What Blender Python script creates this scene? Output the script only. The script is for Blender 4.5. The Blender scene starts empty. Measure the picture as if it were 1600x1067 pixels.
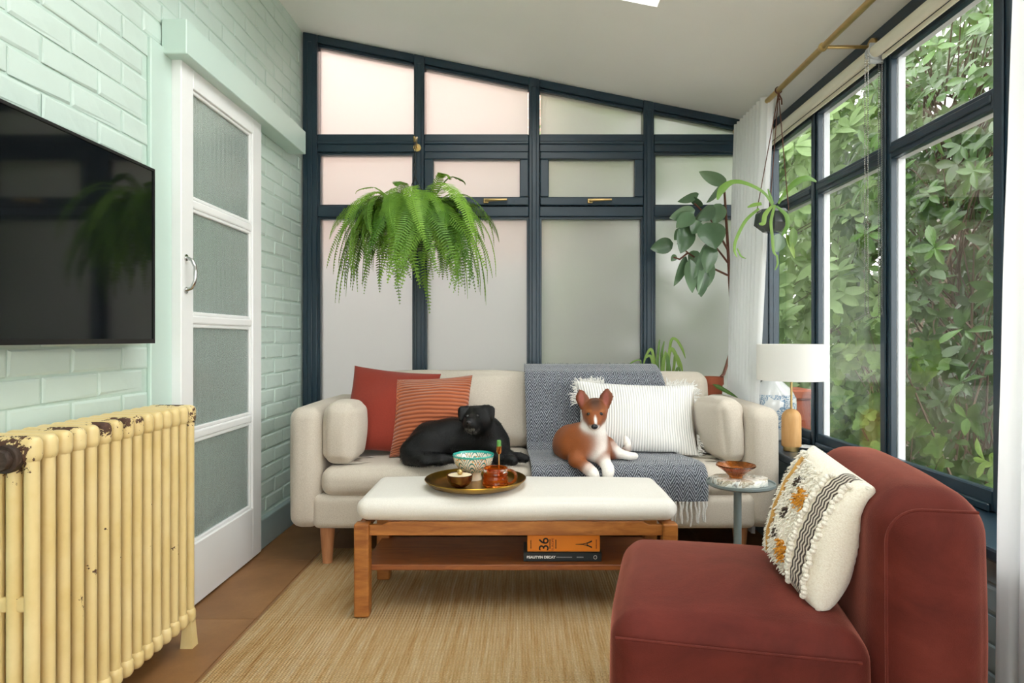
import bpy, bmesh, math, random
import numpy as np
from mathutils import Vector, Matrix, noise as mnoise
R = math.radians
SC = bpy.context.scene
COL = SC.collection
rnd = random.Random(7)

# ------------------------------------------------------------------ camera
F = 1000.0                       # focal length in pixels of the 1600 wide frame
VPX, VPY = 818.0, 529.0          # vanishing point of the room's long axis
cam_d = bpy.data.cameras.new('camera')
cam = bpy.data.objects.new('camera', cam_d)
COL.objects.link(cam)
cam.location = (0, 0, 1.0)
cam.rotation_euler = (R(90), 0, 0)
cam_d.sensor_width = 36.0
cam_d.lens = 36.0 * F / 1600
cam_d.shift_x = -(VPX - 800) / 1600
cam_d.shift_y = -(533.5 - VPY) / 1600
cam_d.clip_start = 0.02
SC.camera = cam

# ------------------------------------------------------------------ world: even overcast sky
w = bpy.data.worlds.new('overcast_sky')
SC.world = w
w.use_nodes = True
bg = w.node_tree.nodes['Background']
bg.inputs[0].default_value = (1.0, 0.99, 0.97, 1)
bg.inputs[1].default_value = 1.9
SC.view_settings.view_transform = 'Standard'
SC.view_settings.look = 'None'
SC.view_settings.exposure = 1.68
SC.view_settings.gamma = 1.0
SC.view_settings.use_curve_mapping = False
SC.cycles.use_denoising = True
SC.cycles.max_bounces = 14
SC.cycles.diffuse_bounces = 7
SC.cycles.glossy_bounces = 5
SC.cycles.transmission_bounces = 8
SC.cycles.transparent_max_bounces = 24
SC.cycles.sample_clamp_indirect = 6.0

def P(px, py, Y):
    """photo pixel at depth Y (metres from the camera along the room)"""
    return Vector(((px - VPX) * Y / F, Y, 1.0 - (py - VPY) * Y / F))

# ------------------------------------------------------------------ mesh builder
class MB:
    def __init__(s):
        s.v = []; s.f = []; s.uv = {}
    def add(s, vs, fs, uvs=None):
        b = len(s.v)
        s.v += [tuple(x) for x in vs]
        s.f += [tuple(i + b for i in q) for q in fs]
        if uvs:
            for i, t in enumerate(uvs): s.uv[b + i] = t
        return s
    def box(s, x0, x1, y0, y1, z0, z1):
        return s.add([(x0,y0,z0),(x1,y0,z0),(x1,y1,z0),(x0,y1,z0),(x0,y0,z1),(x1,y0,z1),(x1,y1,z1),(x0,y1,z1)],
                     [(0,3,2,1),(4,5,6,7),(0,1,5,4),(1,2,6,5),(2,3,7,6),(3,0,4,7)])
    def hexa(s, p):      # 8 points, bottom ring then top ring
        return s.add(p, [(0,3,2,1),(4,5,6,7),(0,1,5,4),(1,2,6,5),(2,3,7,6),(3,0,4,7)])
    def prism(s, poly, fn):   # poly of 2D points, fn(a,b,t) -> 3D for t 0/1
        n = len(poly)
        vs = [fn(a, b, 0) for a, b in poly] + [fn(a, b, 1) for a, b in poly]
        fs = [tuple(range(n))[::-1], tuple(range(n, 2*n))]
        fs += [(i, (i+1) % n, n + (i+1) % n, n + i) for i in range(n)]
        return s.add(vs, fs)
    def lathe(s, prof, n=32, c=(0,0,0)):
        vs = []; fs = []; uv = []
        m = len(prof)
        for j, (r, z) in enumerate(prof):
            for i in range(n):
                a = 2*math.pi*i/n
                vs.append((c[0]+r*math.cos(a), c[1]+r*math.sin(a), c[2]+z)); uv.append((i/n, j/(m-1)))
        for j in range(m-1):
            for i in range(n):
                fs.append((j*n+i, j*n+(i+1) % n, (j+1)*n+(i+1) % n, (j+1)*n+i))
        if prof[0][0] > 1e-5: fs.append(tuple(range(n))[::-1])
        if prof[-1][0] > 1e-5: fs.append(tuple(range((m-1)*n, m*n)))
        return s.add(vs, fs, uv)
    def tube(s, pts, r, n=8, caps=True, closed=False):
        pts = [Vector(p) for p in pts]; m = len(pts)
        rr = r if isinstance(r, (list, tuple)) else [r]*m
        vs = []; fs = []
        prev = None
        for i in range(m):
            a = pts[(i-1) % m] if (closed or i > 0) else pts[i]
            b = pts[(i+1) % m] if (closed or i < m-1) else pts[i]
            t = (b - a).normalized() if (b-a).length > 1e-9 else Vector((0,0,1))
            if prev is None:
                up = Vector((0,0,1)) if abs(t.z) < .9 else Vector((1,0,0))
                x = t.cross(up).normalized()
            else:
                x = (prev - t*prev.dot(t))
                x = x.normalized() if x.length > 1e-6 else t.orthogonal().normalized()
            prev = x
            y = t.cross(x)
            for k in range(n):
                an = 2*math.pi*k/n
                vs.append(pts[i] + (x*math.cos(an) + y*math.sin(an))*rr[i])
        for i in range(m if closed else m-1):
            for k in range(n):
                i2 = (i+1) % m
                fs.append((i*n+k, i*n+(k+1) % n, i2*n+(k+1) % n, i2*n+k))
        if caps and not closed:
            fs.append(tuple(range(n))[::-1]); fs.append(tuple(range((m-1)*n, m*n)))
        return s.add(vs, fs)
    def cyl(s, a, b, r, n=16, r2=None):
        return s.tube([a, b], [r, r if r2 is None else r2], n)
    def grid(s, fn, nu, nv, flip=False):
        vs = []; uv = []; fs = []
        for j in range(nv+1):
            for i in range(nu+1):
                vs.append(fn(i/nu, j/nv)); uv.append((i/nu, j/nv))
        for j in range(nv):
            for i in range(nu):
                a = j*(nu+1)+i
                q = (a, a+1, a+nu+2, a+nu+1)
                fs.append(q[::-1] if flip else q)
        return s.add(vs, fs, uv)
    def softbox(s, lo, hi, r, n=10, bulge=(0,0,0), wr=0, ws=5.0, seed=0):
        lo = Vector(lo); hi = Vector(hi); c = (lo+hi)/2; h = (hi-lo)/2
        for ax in range(3):
            for sg in (-1, 1):
                def fn(u, v, ax=ax, sg=sg):
                    p = [0, 0, 0]
                    q = []
                    for t, a2 in ((u, (ax+1) % 3), (v, (ax+2) % 3)):
                        t = t*2-1
                        k = min(.95, r/h[a2])            # more rows inside the rounded rim
                        e = .5
                        t = (t/e*(1-k)) if abs(t) <= e else math.copysign(1-k + (abs(t)-e)/(1-e)*k, t)
                        q.append(t)
                    p[ax] = sg; p[(ax+1) % 3] = q[0]; p[(ax+2) % 3] = q[1]
                    pos = Vector([p[i]*h[i] for i in range(3)])
                    inn = Vector([max(-(h[i]-r), min(h[i]-r, pos[i])) for i in range(3)])
                    d = pos - inn
                    pos = inn + d.normalized()*r
                    g = [p[i] for i in range(3)]
                    for i in range(3):
                        o1, o2 = (i+1) % 3, (i+2) % 3
                        pos[i] += bulge[i]*g[i]*(1-g[o1]**2)*(1-g[o2]**2)
                    if wr:
                        pos += wr*mnoise.noise_vector((pos+c)*ws + Vector((seed, 0, 0)))
                    return pos + c
                s.grid(fn, 2*n, 2*n, flip=(sg < 0))
        return s
    def pillow(s, w, h, t, n=22, pinch=.07, wr=.006, ws=9, seed=0, pw=.5, M=None):
        b = len(s.v)
        for sg in (1, -1):
            def fn(u, v, sg=sg):
                u = math.sin((u-.5)*math.pi); v = math.sin((v-.5)*math.pi)
                x = w/2*u*(1-pinch*(1-v*v)); y = h/2*v*(1-pinch*(1-u*u))
                z = sg*t/2*max(0, (1-u*u)*(1-v*v))**pw
                e = min(1, 3*(1-u*u))*min(1, 3*(1-v*v))
                nz = mnoise.noise(Vector((x*ws+seed, y*ws, sg*3.1)))
                z += sg*e*wr*nz
                return (x, y, z)
            s.grid(fn, n, n, flip=(sg < 0))
        if M is not None: s.xf(M, b)
        return s
    def xf(s, M, b=0):
        for i in range(b, len(s.v)): s.v[i] = tuple(M @ Vector(s.v[i]))
        return s
    def mesh(s, name, smooth=True, bevel=0, seg=1, merge=0, auto=None):
        me = bpy.data.meshes.new(name)
        me.from_pydata(s.v, [], s.f)
        if s.uv:
            ul = me.uv_layers.new(name='UVMap')
            for lp in me.loops:
                ul.data[lp.index].uv = s.uv.get(lp.vertex_index, (0, 0))
        if bevel or merge:
            bm = bmesh.new(); bm.from_mesh(me)
            if merge: bmesh.ops.remove_doubles(bm, verts=bm.verts, dist=merge)
            if bevel:
                ed = [e for e in bm.edges if len(e.link_faces) == 2 and e.calc_face_angle(0) > R(30)]
                bmesh.ops.bevel(bm, geom=ed, offset=bevel, segments=seg, affect='EDGES', profile=.5, clamp_overlap=True)
            bm.to_mesh(me); bm.free()
        if smooth:
            me.polygons.foreach_set('use_smooth', [True]*len(me.polygons))
            if auto: me.set_sharp_from_angle(angle=R(auto))
        me.update()
        return me

def frame(o, right, up):
    r = Vector(right).normalized(); u = Vector(up); u = (u - r*u.dot(r)).normalized(); n = r.cross(u)
    M = Matrix.Identity(4)
    for i in range(3):
        M[i][0], M[i][1], M[i][2], M[i][3] = r[i], u[i], n[i], o[i]
    return M

def tag(o, label=None, cat=None, group=None, kind=None):
    if label: o['label'] = label
    if cat: o['category'] = cat
    if group: o['group'] = group
    if kind: o['kind'] = kind
    return o
def thing(name, label, cat, loc=(0,0,0), rotz=0, group=None, kind=None):
    o = bpy.data.objects.new(name, None); COL.objects.link(o)
    o.empty_display_size = .05
    o.location = loc; o.rotation_euler = (0, 0, rotz)
    return tag(o, label, cat, group, kind)
def root_inv(p):
    while p.parent: p = p.parent
    return p.matrix_basis.inverted()
def part(name, mb, mat, parent=None, world=True, label=None, kind=None, **kw):
    """one mesh object; world coordinates are moved into the parent thing's own frame"""
    if parent is not None and world:
        mb.xf(root_inv(parent))
    kw.setdefault('auto', 40)
    me = mb.mesh(name, **kw)
    if mat is not None: me.materials.append(mat)
    o = bpy.data.objects.new(name, me); COL.objects.link(o)
    if parent is not None: o.parent = parent
    if label: o['label'] = label
    if kind: o['kind'] = kind
    return o
def single(name, mb, mat, label, cat, group=None, kind=None, origin=None, **kw):
    """a thing that is one mesh; origin = its base point"""
    if origin is not None: mb.xf(Matrix.Translation(-Vector(origin)))
    o = part(name, mb, mat, None, **kw)
    if origin is not None: o.location = origin
    return tag(o, label, cat, group, kind)
def inst(name, me, parent, loc=(0,0,0), rot=(0,0,0), sc=(1,1,1), M=None):
    o = bpy.data.objects.new(name, me); COL.objects.link(o)
    if parent is not None: o.parent = parent
    if M is not None: o.matrix_basis = M
    else:
        o.location = loc; o.rotation_euler = rot; o.scale = sc
    return o

from mathutils.bvhtree import BVHTree
def family(o):
    out = []; st = [o]
    while st:
        x = st.pop(); st += list(x.children)
        if x.type == 'MESH' and x.get('kind') != 'stuff': out.append(x)
    return out
def world_of(o):
    m = o.matrix_basis.copy(); p_ = o.parent
    while p_: m = p_.matrix_basis @ m; p_ = p_.parent
    return m
def solid(*objs):
    """search tree of the surfaces of some objects, in world space"""
    vs = []; fs = []
    for o in objs:
        for x in family(o):
            b = len(vs); m = world_of(x)
            vs += [m @ v.co for v in x.data.vertices]; fs += [tuple(i+b for i in f.vertices) for f in x.data.polygons]
    return BVHTree.FromPolygons(vs, fs)
def pressed(v, d, tree, gap=.0015, reach=.30):
    """v, moved back along d where it had sunk into the surface that d runs into"""
    h = tree.ray_cast(v-d*reach, d, reach+gap)
    return h[0]-d*gap if h[0] is not None else v
def press(o, d, tree, gap=.0015, reach=.30):
    m = world_of(o); im = m.inverted(); d = Vector(d).normalized()
    for v in o.data.vertices:
        w0 = m @ v.co; w1 = pressed(w0, d, tree, gap, reach)
        if w1 is not w0: v.co = im @ w1
    o.data.update()
# ------------------------------------------------------------------ materials
def lin(h):
    if not isinstance(h, str): return tuple(h)[:3] + (1,)
    h = h.lstrip('#')
    c = [int(h[i:i+2], 16)/255 for i in (0, 2, 4)]
    return tuple(x/12.92 if x <= .04045 else ((x+.055)/1.055)**2.4 for x in c) + (1,)
class NT:
    def __init__(s, name):
        s.m = bpy.data.materials.new(name); s.m.use_nodes = True
        s.t = s.m.node_tree; s.n = s.t.nodes; s.l = s.t.links
        s.b = s.n['Principled BSDF']; s.out = s.n['Material Output']
    def new(s, t, **kw):
        x = s.n.new(t)
        for k, v in kw.items():
            if k.startswith('i_'):
                x.inputs[k[2:].replace('_', ' ')].default_value = v
            else: setattr(x, k, v)
        return x
    def link(s, a, b): s.l.new(a, b)
    def coord(s, kind='Object', scale=(1,1,1), rot=(0,0,0)):
        tc = s.new('ShaderNodeTexCoord'); mp = s.new('ShaderNodeMapping')
        mp.inputs['Scale'].default_value = scale; mp.inputs['Rotation'].default_value = rot
        s.link(tc.outputs[kind], mp.inputs['Vector'])
        return mp.outputs[0]
    def noise(s, vec, scale, detail=3, rough=.55, dist=0):
        x = s.new('ShaderNodeTexNoise'); s.link(vec, x.inputs['Vector'])
        x.inputs['Scale'].default_value = scale; x.inputs['Detail'].default_value = detail
        x.inputs['Roughness'].default_value = rough; x.inputs['Distortion'].default_value = dist
        return x.outputs['Fac']
    def ramp(s, fac, stops, interp='LINEAR'):
        x = s.new('ShaderNodeValToRGB'); s.link(fac, x.inputs[0])
        cr = x.color_ramp; cr.interpolation = interp
        while len(cr.elements) < len(stops): cr.elements.new(.5)
        for e, (p, c) in zip(cr.elements, stops):
            e.position = p; e.color = lin(c)
        return x.outputs[0]
    def math(s, op, a, b=None, c=None, clamp=False):
        x = s.new('ShaderNodeMath', operation=op); x.use_clamp = clamp
        for i, q in enumerate((a, b, c)):
            if q is None: continue
            if isinstance(q, (int, float)): x.inputs[i].default_value = q
            else: s.link(q, x.inputs[i])
        return x.outputs[0]
    def mix(s, fac, a, b):
        x = s.new('ShaderNodeMix', data_type='RGBA')
        for i, q in ((0, fac), (6, a), (7, b)):
            if isinstance(q, (int, float)): x.inputs[i].default_value = q
            elif isinstance(q, (str, tuple)): x.inputs[i].default_value = lin(q)
            else: s.link(q, x.inputs[i])
        return x.outputs[2]
    def sep(s, vec):
        x = s.new('ShaderNodeSeparateXYZ'); s.link(vec, x.inputs[0]); return x.outputs
    def color(s, c): s.link(c, s.b.inputs['Base Color'])
    def bump(s, h, strength=.3, dist=.002):
        x = s.new('ShaderNodeBump'); x.inputs['Strength'].default_value = strength
        x.inputs['Distance'].default_value = dist
        s.link(h, x.inputs['Height']); s.link(x.outputs[0], s.b.inputs['Normal'])
    def set(s, **kw):
        for k, v in kw.items():
            k = k.replace('_', ' ')
            s.b.inputs[k].default_value = v
        return s
def mat(name, col, rough=.6, var=.1, vs=6, bump=0, bs=150, bd=.002, metal=0, sheen=0, spec=.5, coat=0, detail=3, stretch=(1,1,1)):
    n = NT(name)
    c = lin(col)
    v = n.coord('Object', stretch)
    f = n.noise(v, vs, detail)
    dk = tuple(x*(1-var) for x in c[:3]); lt = tuple(min(1, x*(1+var)) for x in c[:3])
    n.color(n.ramp(f, [(.25, dk), (.75, lt)]))
    n.set(Roughness=rough, Metallic=metal, Specular_IOR_Level=spec)
    if sheen:
        n.set(Sheen_Weight=sheen, Sheen_Roughness=.4)
        n.b.inputs['Sheen Tint'].default_value = tuple(min(1, x*1.5+.1) for x in c[:3]) + (1,)
    if coat: n.set(Coat_Weight=coat, Coat_Roughness=.1)
    if bump: n.bump(n.noise(v, bs, 2), bump, bd)
    return n.m

M = {}
M['mint'] = mat('mint_paint', '#C8D9D1', .45, .03, 5, .35, 30, .004)
M['mintbox'] = mat('mint_gloss', '#C5DAD1', .35, .02, 3)
M['mortar'] = mat('mint_mortar', '#BFD4CA', .6, .04, 30, .4, 60, .004)
M['frame'] = mat('dark_blue_paint', '#1E3341', .32, .10, 6, .06, 60, .002)
M['ceil'] = mat('ceiling_paint', '#F8F7F4', .75, .015, 3, .1, 40, .002)
M['white'] = mat('white_gloss', '#EEEFEF', .35, .015, 4)
M['outer'] = mat('white_plastic', '#C6CACE', .4, .02, 4)
M['slate'] = mat('slate_blue_paint', '#8499A0', .4, .05, 6, .2, 40, .003)
M['skirt'] = mat('grey_green_paint', '#9DB0B1', .4, .04, 6)
M['brass'] = mat('brushed_brass', '#CDB078', .3, .10, 20, metal=1)
M['chrome'] = mat('steel', '#C9C9C8', .18, .03, 20, metal=1)
M['black'] = mat('black_plastic', '#0C0D0F', .4, .05)
M['dark'] = mat('dark_metal', '#2A2723', .5, .1, metal=.6)
M['string'] = mat('brown_leather_cord', '#5A3322', .7, .2, 80)
M['terra'] = mat('terracotta', '#A8573A', .75, .12, 12, .3, 90)
M['soil'] = mat('potting_soil', '#2A1D14', .95, .4, 40, .8, 90, .006)
M['bark'] = mat('brown_bark', '#5B4030', .8, .25, 20, .5, 60, .004)
M['redstem'] = mat('reddish_stem', '#6B4030', .6, .2, 30)

def frosted(name):
    n = NT(name)
    tl = n.new('ShaderNodeBsdfTranslucent'); tl.inputs[0].default_value = (.74, .75, .75, 1)
    rf = n.new('ShaderNodeBsdfRefraction'); rf.inputs['Roughness'].default_value = .46; rf.inputs['IOR'].default_value = 1.3
    rf.inputs[0].default_value = (.80, .81, .81, 1)
    gl = n.new('ShaderNodeBsdfGlossy'); gl.inputs['Roughness'].default_value = .38
    m1 = n.new('ShaderNodeMixShader'); m1.inputs[0].default_value = .62
    n.link(tl.outputs[0], m1.inputs[1]); n.link(rf.outputs[0], m1.inputs[2])
    m2 = n.new('ShaderNodeMixShader'); m2.inputs[0].default_value = .06
    n.link(m1.outputs[0], m2.inputs[1]); n.link(gl.outputs[0], m2.inputs[2])
    n.link(m2.outputs[0], n.out.inputs[0])
    v = n.coord(); bp = n.new('ShaderNodeBump'); bp.inputs['Strength'].default_value = .25; bp.inputs['Distance'].default_value = .002
    n.link(n.noise(v, 160, 2), bp.inputs['Height'])
    n.link(bp.outputs[0], rf.inputs['Normal']); n.link(bp.outputs[0], gl.inputs['Normal'])
    return n.m
def clear_glass(name, tint=(.97, .985, .98, 1), f0=.05):
    n = NT(name)
    tr = n.new('ShaderNodeBsdfTransparent'); tr.inputs[0].default_value = tint
    gl = n.new('ShaderNodeBsdfGlossy'); gl.inputs['Roughness'].default_value = .015
    lw = n.new('ShaderNodeLayerWeight'); lw.inputs[0].default_value = .5
    p = n.math('POWER', lw.outputs['Facing'], 5.0)
    f = n.math('MULTIPLY_ADD', p, 1-f0, f0)
    mx = n.new('ShaderNodeMixShader'); n.link(f, mx.inputs[0])
    n.link(tr.outputs[0], mx.inputs[1]); n.link(gl.outputs[0], mx.inputs[2])
    n.link(mx.outputs[0], n.out.inputs[0])
    return n.m
M['frost'] = frosted('frosted_glass')
M['glass'] = clear_glass('window_glass')
M['glass2'] = clear_glass('rooflight_glass', f0=.04)

def wood(name, dark, light, sc=(2, 14, 14), rough=.45, ring=3.0):
    n = NT(name)
    v = n.coord('Object', sc)
    f = n.noise(v, ring, 6, .65, .6)
    f2 = n.noise(v, ring*14, 3, .6)
    c = n.ramp(f, [(.3, dark), (.7, light)])
    c2 = n.mix(n.math('MULTIPLY', f2, .35), c, dark)
    n.color(c2); n.set(Roughness=rough); n.bump(f2, .12, .001)
    return n.m
M['teak'] = wood('teak', '#824719', '#C27E3A')
M['teakred'] = wood('teak_shelf', '#733A18', '#A35E2A')
M['oakleg'] = wood('beech_leg', '#A9714A', '#C98F66', (14, 14, 2))
M['lampwood'] = wood('pale_oak', '#C9975A', '#DDB07A', (14, 14, 2), .5)

def fabric(name, col, col2=None, bs=420, strength=.5, var=.10, rough=.9, sheen=.15, fleck=.35):
    n = NT(name)
    v = n.coord()
    c = lin(col); dk = lin(col2) if col2 else tuple(x*(1-fleck) for x in c[:3])
    wv = n.noise(v, bs, 2, .6)
    big = n.noise(v, 7, 3)
    base = n.ramp(wv, [(.3, dk), (.62, c[:3])])
    n.color(n.mix(n.math('MULTIPLY', big, var), base, tuple(x*.75 for x in c[:3])))
    n.set(Roughness=rough, Sheen_Weight=sheen, Specular_IOR_Level=.2)
    n.bump(wv, strength, .0015)
    return n.m
M['linen'] = fabric('oatmeal_weave', '#CEC5B8', '#BAAFA0', 380)
M['bench'] = fabric('cream_linen', '#E3DFD8', '#D3CEC5', 500, .3)
M['redcloth'] = fabric('brick_red_linen', '#8F382A', '#7C2E22', 500, .3)
M['boucle'] = fabric('cream_cotton', '#EFE7D8', '#E2D8C6', 350, .5)
M['tuft'] = fabric('white_wool_tuft', '#F3EEE3', '#DDD5C6', 300, .9)
M['tuftd'] = fabric('brown_wool_tuft', '#4A3A33', '#33271F', 300, .9)
M['tufto'] = fabric('ochre_wool_tuft', '#D9962F', '#B97A1F', 300, .9)
M['fringe'] = fabric('off_white_wool', '#E6E4DF', '#C4C2BE', 300, .7)
# ================================================================== the room
XL, XR, YB, YF = -1.26, 1.42, 3.65, -1.9       # left wall, right window plane, back window plane, wall behind the camera
SILL = .48
def zc(x): return 2.748 - .2*(x + 1.234)       # sloping ceiling

# ---- floor: cork tiles over a base
def cork():
    n = NT('brown_cork'); v = n.coord()
    a = n.noise(v, 3.5, 5, .6); b = n.noise(v, 160, 2, .7)
    c = n.ramp(a, [(.3, '#7A5530'), (.55, '#93693F'), (.75, '#A87C50')])
    n.color(n.mix(n.math('MULTIPLY', b, .35), c, '#6A4526'))
    n.set(Roughness=.5); n.bump(b, .12, .001)
    return n.m
M['cork'] = cork()
flo = part('floor', MB().box(XL-.1, XR+.1, YF-.1, YB+.12, -.12, -.006), mat('floor_gap', '#4A3018', .8), smooth=False)
tag(flo, 'brown cork tiled floor under the jute rug', 'floor', kind='structure')
TS = .61
tile_me = MB().box(-TS/2+.0008, TS/2-.0008, -TS/2+.0008, TS/2-.0008, -.006, 0).mesh('tile', smooth=False, bevel=.0012)
tile_me.materials.append(M['cork'])
y = 2.283 - TS*6.5
for j in range(10):
    for i in range(6):
        cx, cy = XL + .12 + TS*(i-.2), 2.283 - TS/2 + TS*(2-j)
        if cx - TS/2 > XR+.1 or cy + TS/2 < YF or cy - TS/2 > YB: continue
        inst('tile', tile_me, flo, (cx, cy, 0), (0, 0, R(90*rnd.randrange(4))))

# ---- left wall: painted brick, each brick proud of the joints
OY0, OY1, OZ = 2.33, 2.93, 1.97                # doorway
wl = MB()
wl.box(XL-.12, XL-.012, YF, OY0, 0, 2.76); wl.box(XL-.12, XL-.012, OY1, YB+.06, 0, 2.76); wl.box(XL-.12, XL-.012, OY0, OY1, OZ, 2.76)
wall_left = part('wall_left', wl, M['mortar'], smooth=False)
tag(wall_left, 'mint green painted brick wall with the television', 'wall', kind='structure')
part('plaster_strip', MB().box(XL-.012, XL+.003, 2.16, OY0, 0, 2.02).box(XL-.12, XL-.012, OY0-.004, OY0+.006, 0, OZ), M['mintbox'], wall_left, smooth=False, bevel=.003)
def brick_mesh(L, H, seed, name='brick', d=.0042, m=None):
    # brick seen from +x: back at 0, face at d, softened arris, slightly uneven face
    r = random.Random(seed); c = .0075; mb = MB()
    def ring(x, k):
        return [(x, -L/2+k, -H/2+k), (x, L/2-k, -H/2+k), (x, L/2-k, H/2-k), (x, -L/2+k, H/2-k)]
    j = lambda p: (p[0]+r.uniform(-.0015, .0012), p[1]+r.uniform(-.003, .003), p[2]+r.uniform(-.003, .003))
    vs = ring(0, 0) + [j(p) for p in ring(d*.55, .0005)] + [j(p) for p in ring(d, c)]
    fs = []
    for a in (0, 4):
        for i in range(4): fs.append((a+i, a+(i+1) % 4, a+4+(i+1) % 4, a+4+i))
    fs.append((8, 9, 10, 11))
    me = mb.add(vs, fs).mesh(name, smooth=False); me.materials.append(m or M['mint'])
    return me
BL, BH, CO = .2165, .0675, .075
full = [brick_mesh(BL, BH, k) for k in range(6)]
cuts = {}
def cutb(L):
    k = round(L, 3)
    if k not in cuts: cuts[k] = brick_mesh(k, BH, int(k*1000))
    return cuts[k]
def runs(z0, z1, ya, yb):
    if z0 < OZ: return [(ya, 2.16), (OY1+.0, yb)]
    return [(ya, yb)]
far = MB()
for row in range(37):
    z = row*CO + CO/2
    off = (row % 2)*.1125
    for (ya, yb) in runs(z-BH/2, z+BH/2, 1.40, YB):
        k = math.floor((ya-off)/.225)-1
        while True:
            a = k*.225+off; b = a+BL; k += 1
            if a > yb: break
            a2, b2 = max(a, ya), min(b, yb)
            if b2-a2 < .03: continue
            if OZ > z-CO and 2.30 < (a2+b2)/2 < 2.92 and z < 2.02: continue
            me = rnd.choice(full) if b2-a2 > .21 else cutb(b2-a2)
            inst('brick', me, wall_left, (XL-.012+rnd.uniform(-.0008, .0010), (a2+b2)/2, z+rnd.uniform(-.0015, .0015)), (rnd.uniform(-.006, .006), rnd.uniform(-.007, .007), rnd.uniform(-.004, .004)))
    k = math.floor((YF-off)/.225)
    while k*.225+off < 1.40 - .01:                     # nearer the camera than the photo shows
        a = k*.225+off; b = min(a+BL, 1.395); k += 1
        if b-a > .03: far.box(XL-.012, XL-.003, a, b, z-BH/2, z+BH/2)
part('brick', far, M['mint'], wall_left, kind='stuff', smooth=False)
# skirting along the left wall
tag(part('baseboard_left', MB().box(XL-.01, XL+.022, OY1+.07, YB, 0, .14).box(XL-.01, XL+.022, YF, OY0-.1, 0, .14), M['skirt'], smooth=False, bevel=.006, seg=2),
    'grey green baseboard at the foot of the brick wall', 'baseboard', kind='structure')
# hall behind the sliding door
hall = MB()
hall.box(-2.5, -2.4, 1.2, 4.0, 0, 2.5).box(-2.5, XL-.12, 1.1, 1.2, 0, 2.5).box(-2.5, XL-.12, 4.0, 4.1, 0, 2.5).box(-2.5, XL-.12, 1.2, 4.0, -.1, 0)
hall.box(-2.5, XL-.12, 1.2, 3.2, 2.5, 2.6)  # hall ceiling left partly open to let sky light in
tag(part('wall_hall', hall, mat('hall_paint', '#A9B5AE', .7), smooth=False), 'grey green walls of the hall behind the sliding door', 'wall', kind='structure')

# ---- ceiling with a rooflight opening
SX0, SX1, SY0, SY1 = -.62, .56, .35, 2.683
def slab(mb, x0, x1, y0, y1, t=.16):
    mb.hexa([(x0,y0,zc(x0)),(x1,y0,zc(x1)),(x1,y1,zc(x1)),(x0,y1,zc(x0)),(x0,y0,zc(x0)+t),(x1,y0,zc(x1)+t),(x1,y1,zc(x1)+t),(x0,y1,zc(x0)+t)])
ce = MB()
slab(ce, XL-.12, SX0, YF-.1, YB+.12); slab(ce, SX1, XR+.16, YF-.1, YB+.12)
slab(ce, SX0, SX1, YF-.1, SY0); slab(ce, SX0, SX1, SY1, YB+.12)
tag(part('ceiling', ce, M['ceil'], smooth=False), 'white sloping ceiling with a rooflight', 'ceiling', kind='structure')
w3 = thing('window_3', 'rooflight set into the sloping white ceiling', 'rooflight', ((SX0+SX1)/2, (SY0+SY1)/2, zc((SX0+SX1)/2)+.16), kind='structure')
fr = MB()
for (a, b, c, d) in ((SX0-.03, SX0+.03, SY0-.03, SY1+.03), (SX1-.03, SX1+.03, SY0-.03, SY1+.03), (SX0+.03, SX1-.03, SY0-.03, SY0+.03), (SX0+.03, SX1-.03, SY1-.03, SY1+.03)):
    fr.hexa([(a,c,zc(a)+.161),(b,c,zc(b)+.161),(b,d,zc(b)+.161),(a,d,zc(a)+.161),(a,c,zc(a)+.21),(b,c,zc(b)+.21),(b,d,zc(b)+.21),(a,d,zc(a)+.21)])
part('frame', fr, M['outer'], w3, smooth=False)
gp = MB(); a, b, c, d = SX0+.02, SX1-.02, SY0+.02, SY1-.02
gp.hexa([(a,c,zc(a)+.185),(b,c,zc(b)+.185),(b,d,zc(b)+.185),(a,d,zc(a)+.185),(a,c,zc(a)+.191),(b,c,zc(b)+.191),(b,d,zc(b)+.191),(a,d,zc(a)+.191)])
part('pane', gp, M['glass2'], w3, smooth=False)

# ---- back window wall (frosted)
w1 = thing('window_1', 'dark blue framed frosted window wall behind the sofa', 'window', (0, YB, SILL), kind='structure')
FD = .085
def bar(mb, x0, x1, z0, z1, y0=YB, y1=YB+FD): mb.box(x0, x1, y0, y1, z0, z1)
mull = [(-1.26, -1.178), (-.626, -.566), (.030, .092), (.684, .745), (1.36, 1.46)]
for (a, b) in mull:
    top = lambda x: zc(x)-.002
    mb = MB()
    mb.hexa([(a,YB,.44),(b,YB,.44),(b,YB+FD,.44),(a,YB+FD,.44),(a,YB,top(a)),(b,YB,top(b)),(b,YB+FD,top(b)),(a,YB+FD,top(a))])
    c = (a+b)/2
    mb.hexa([(c-.014,YB-.008,.44),(c+.014,YB-.008,.44),(c+.014,YB,.44),(c-.014,YB,.44),(c-.014,YB-.008,top(c)-.05),(c+.014,YB-.008,top(c)-.05),(c+.014,YB,top(c)-.05),(c-.014,YB,top(c)-.05)])
    part('mullion', mb, M['frame'], w1, smooth=False, bevel=.004)
def slope_bar(mb, x0, x1, d0, d1, y0, y1):   # follows the ceiling
    mb.hexa([(x0,y0,zc(x0)-d1),(x1,y0,zc(x1)-d1),(x1,y1,zc(x1)-d1),(x0,y1,zc(x0)-d1),(x0,y0,zc(x0)-d0),(x1,y0,zc(x1)-d0),(x1,y1,zc(x1)-d0),(x0,y1,zc(x0)-d0)])
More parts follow.
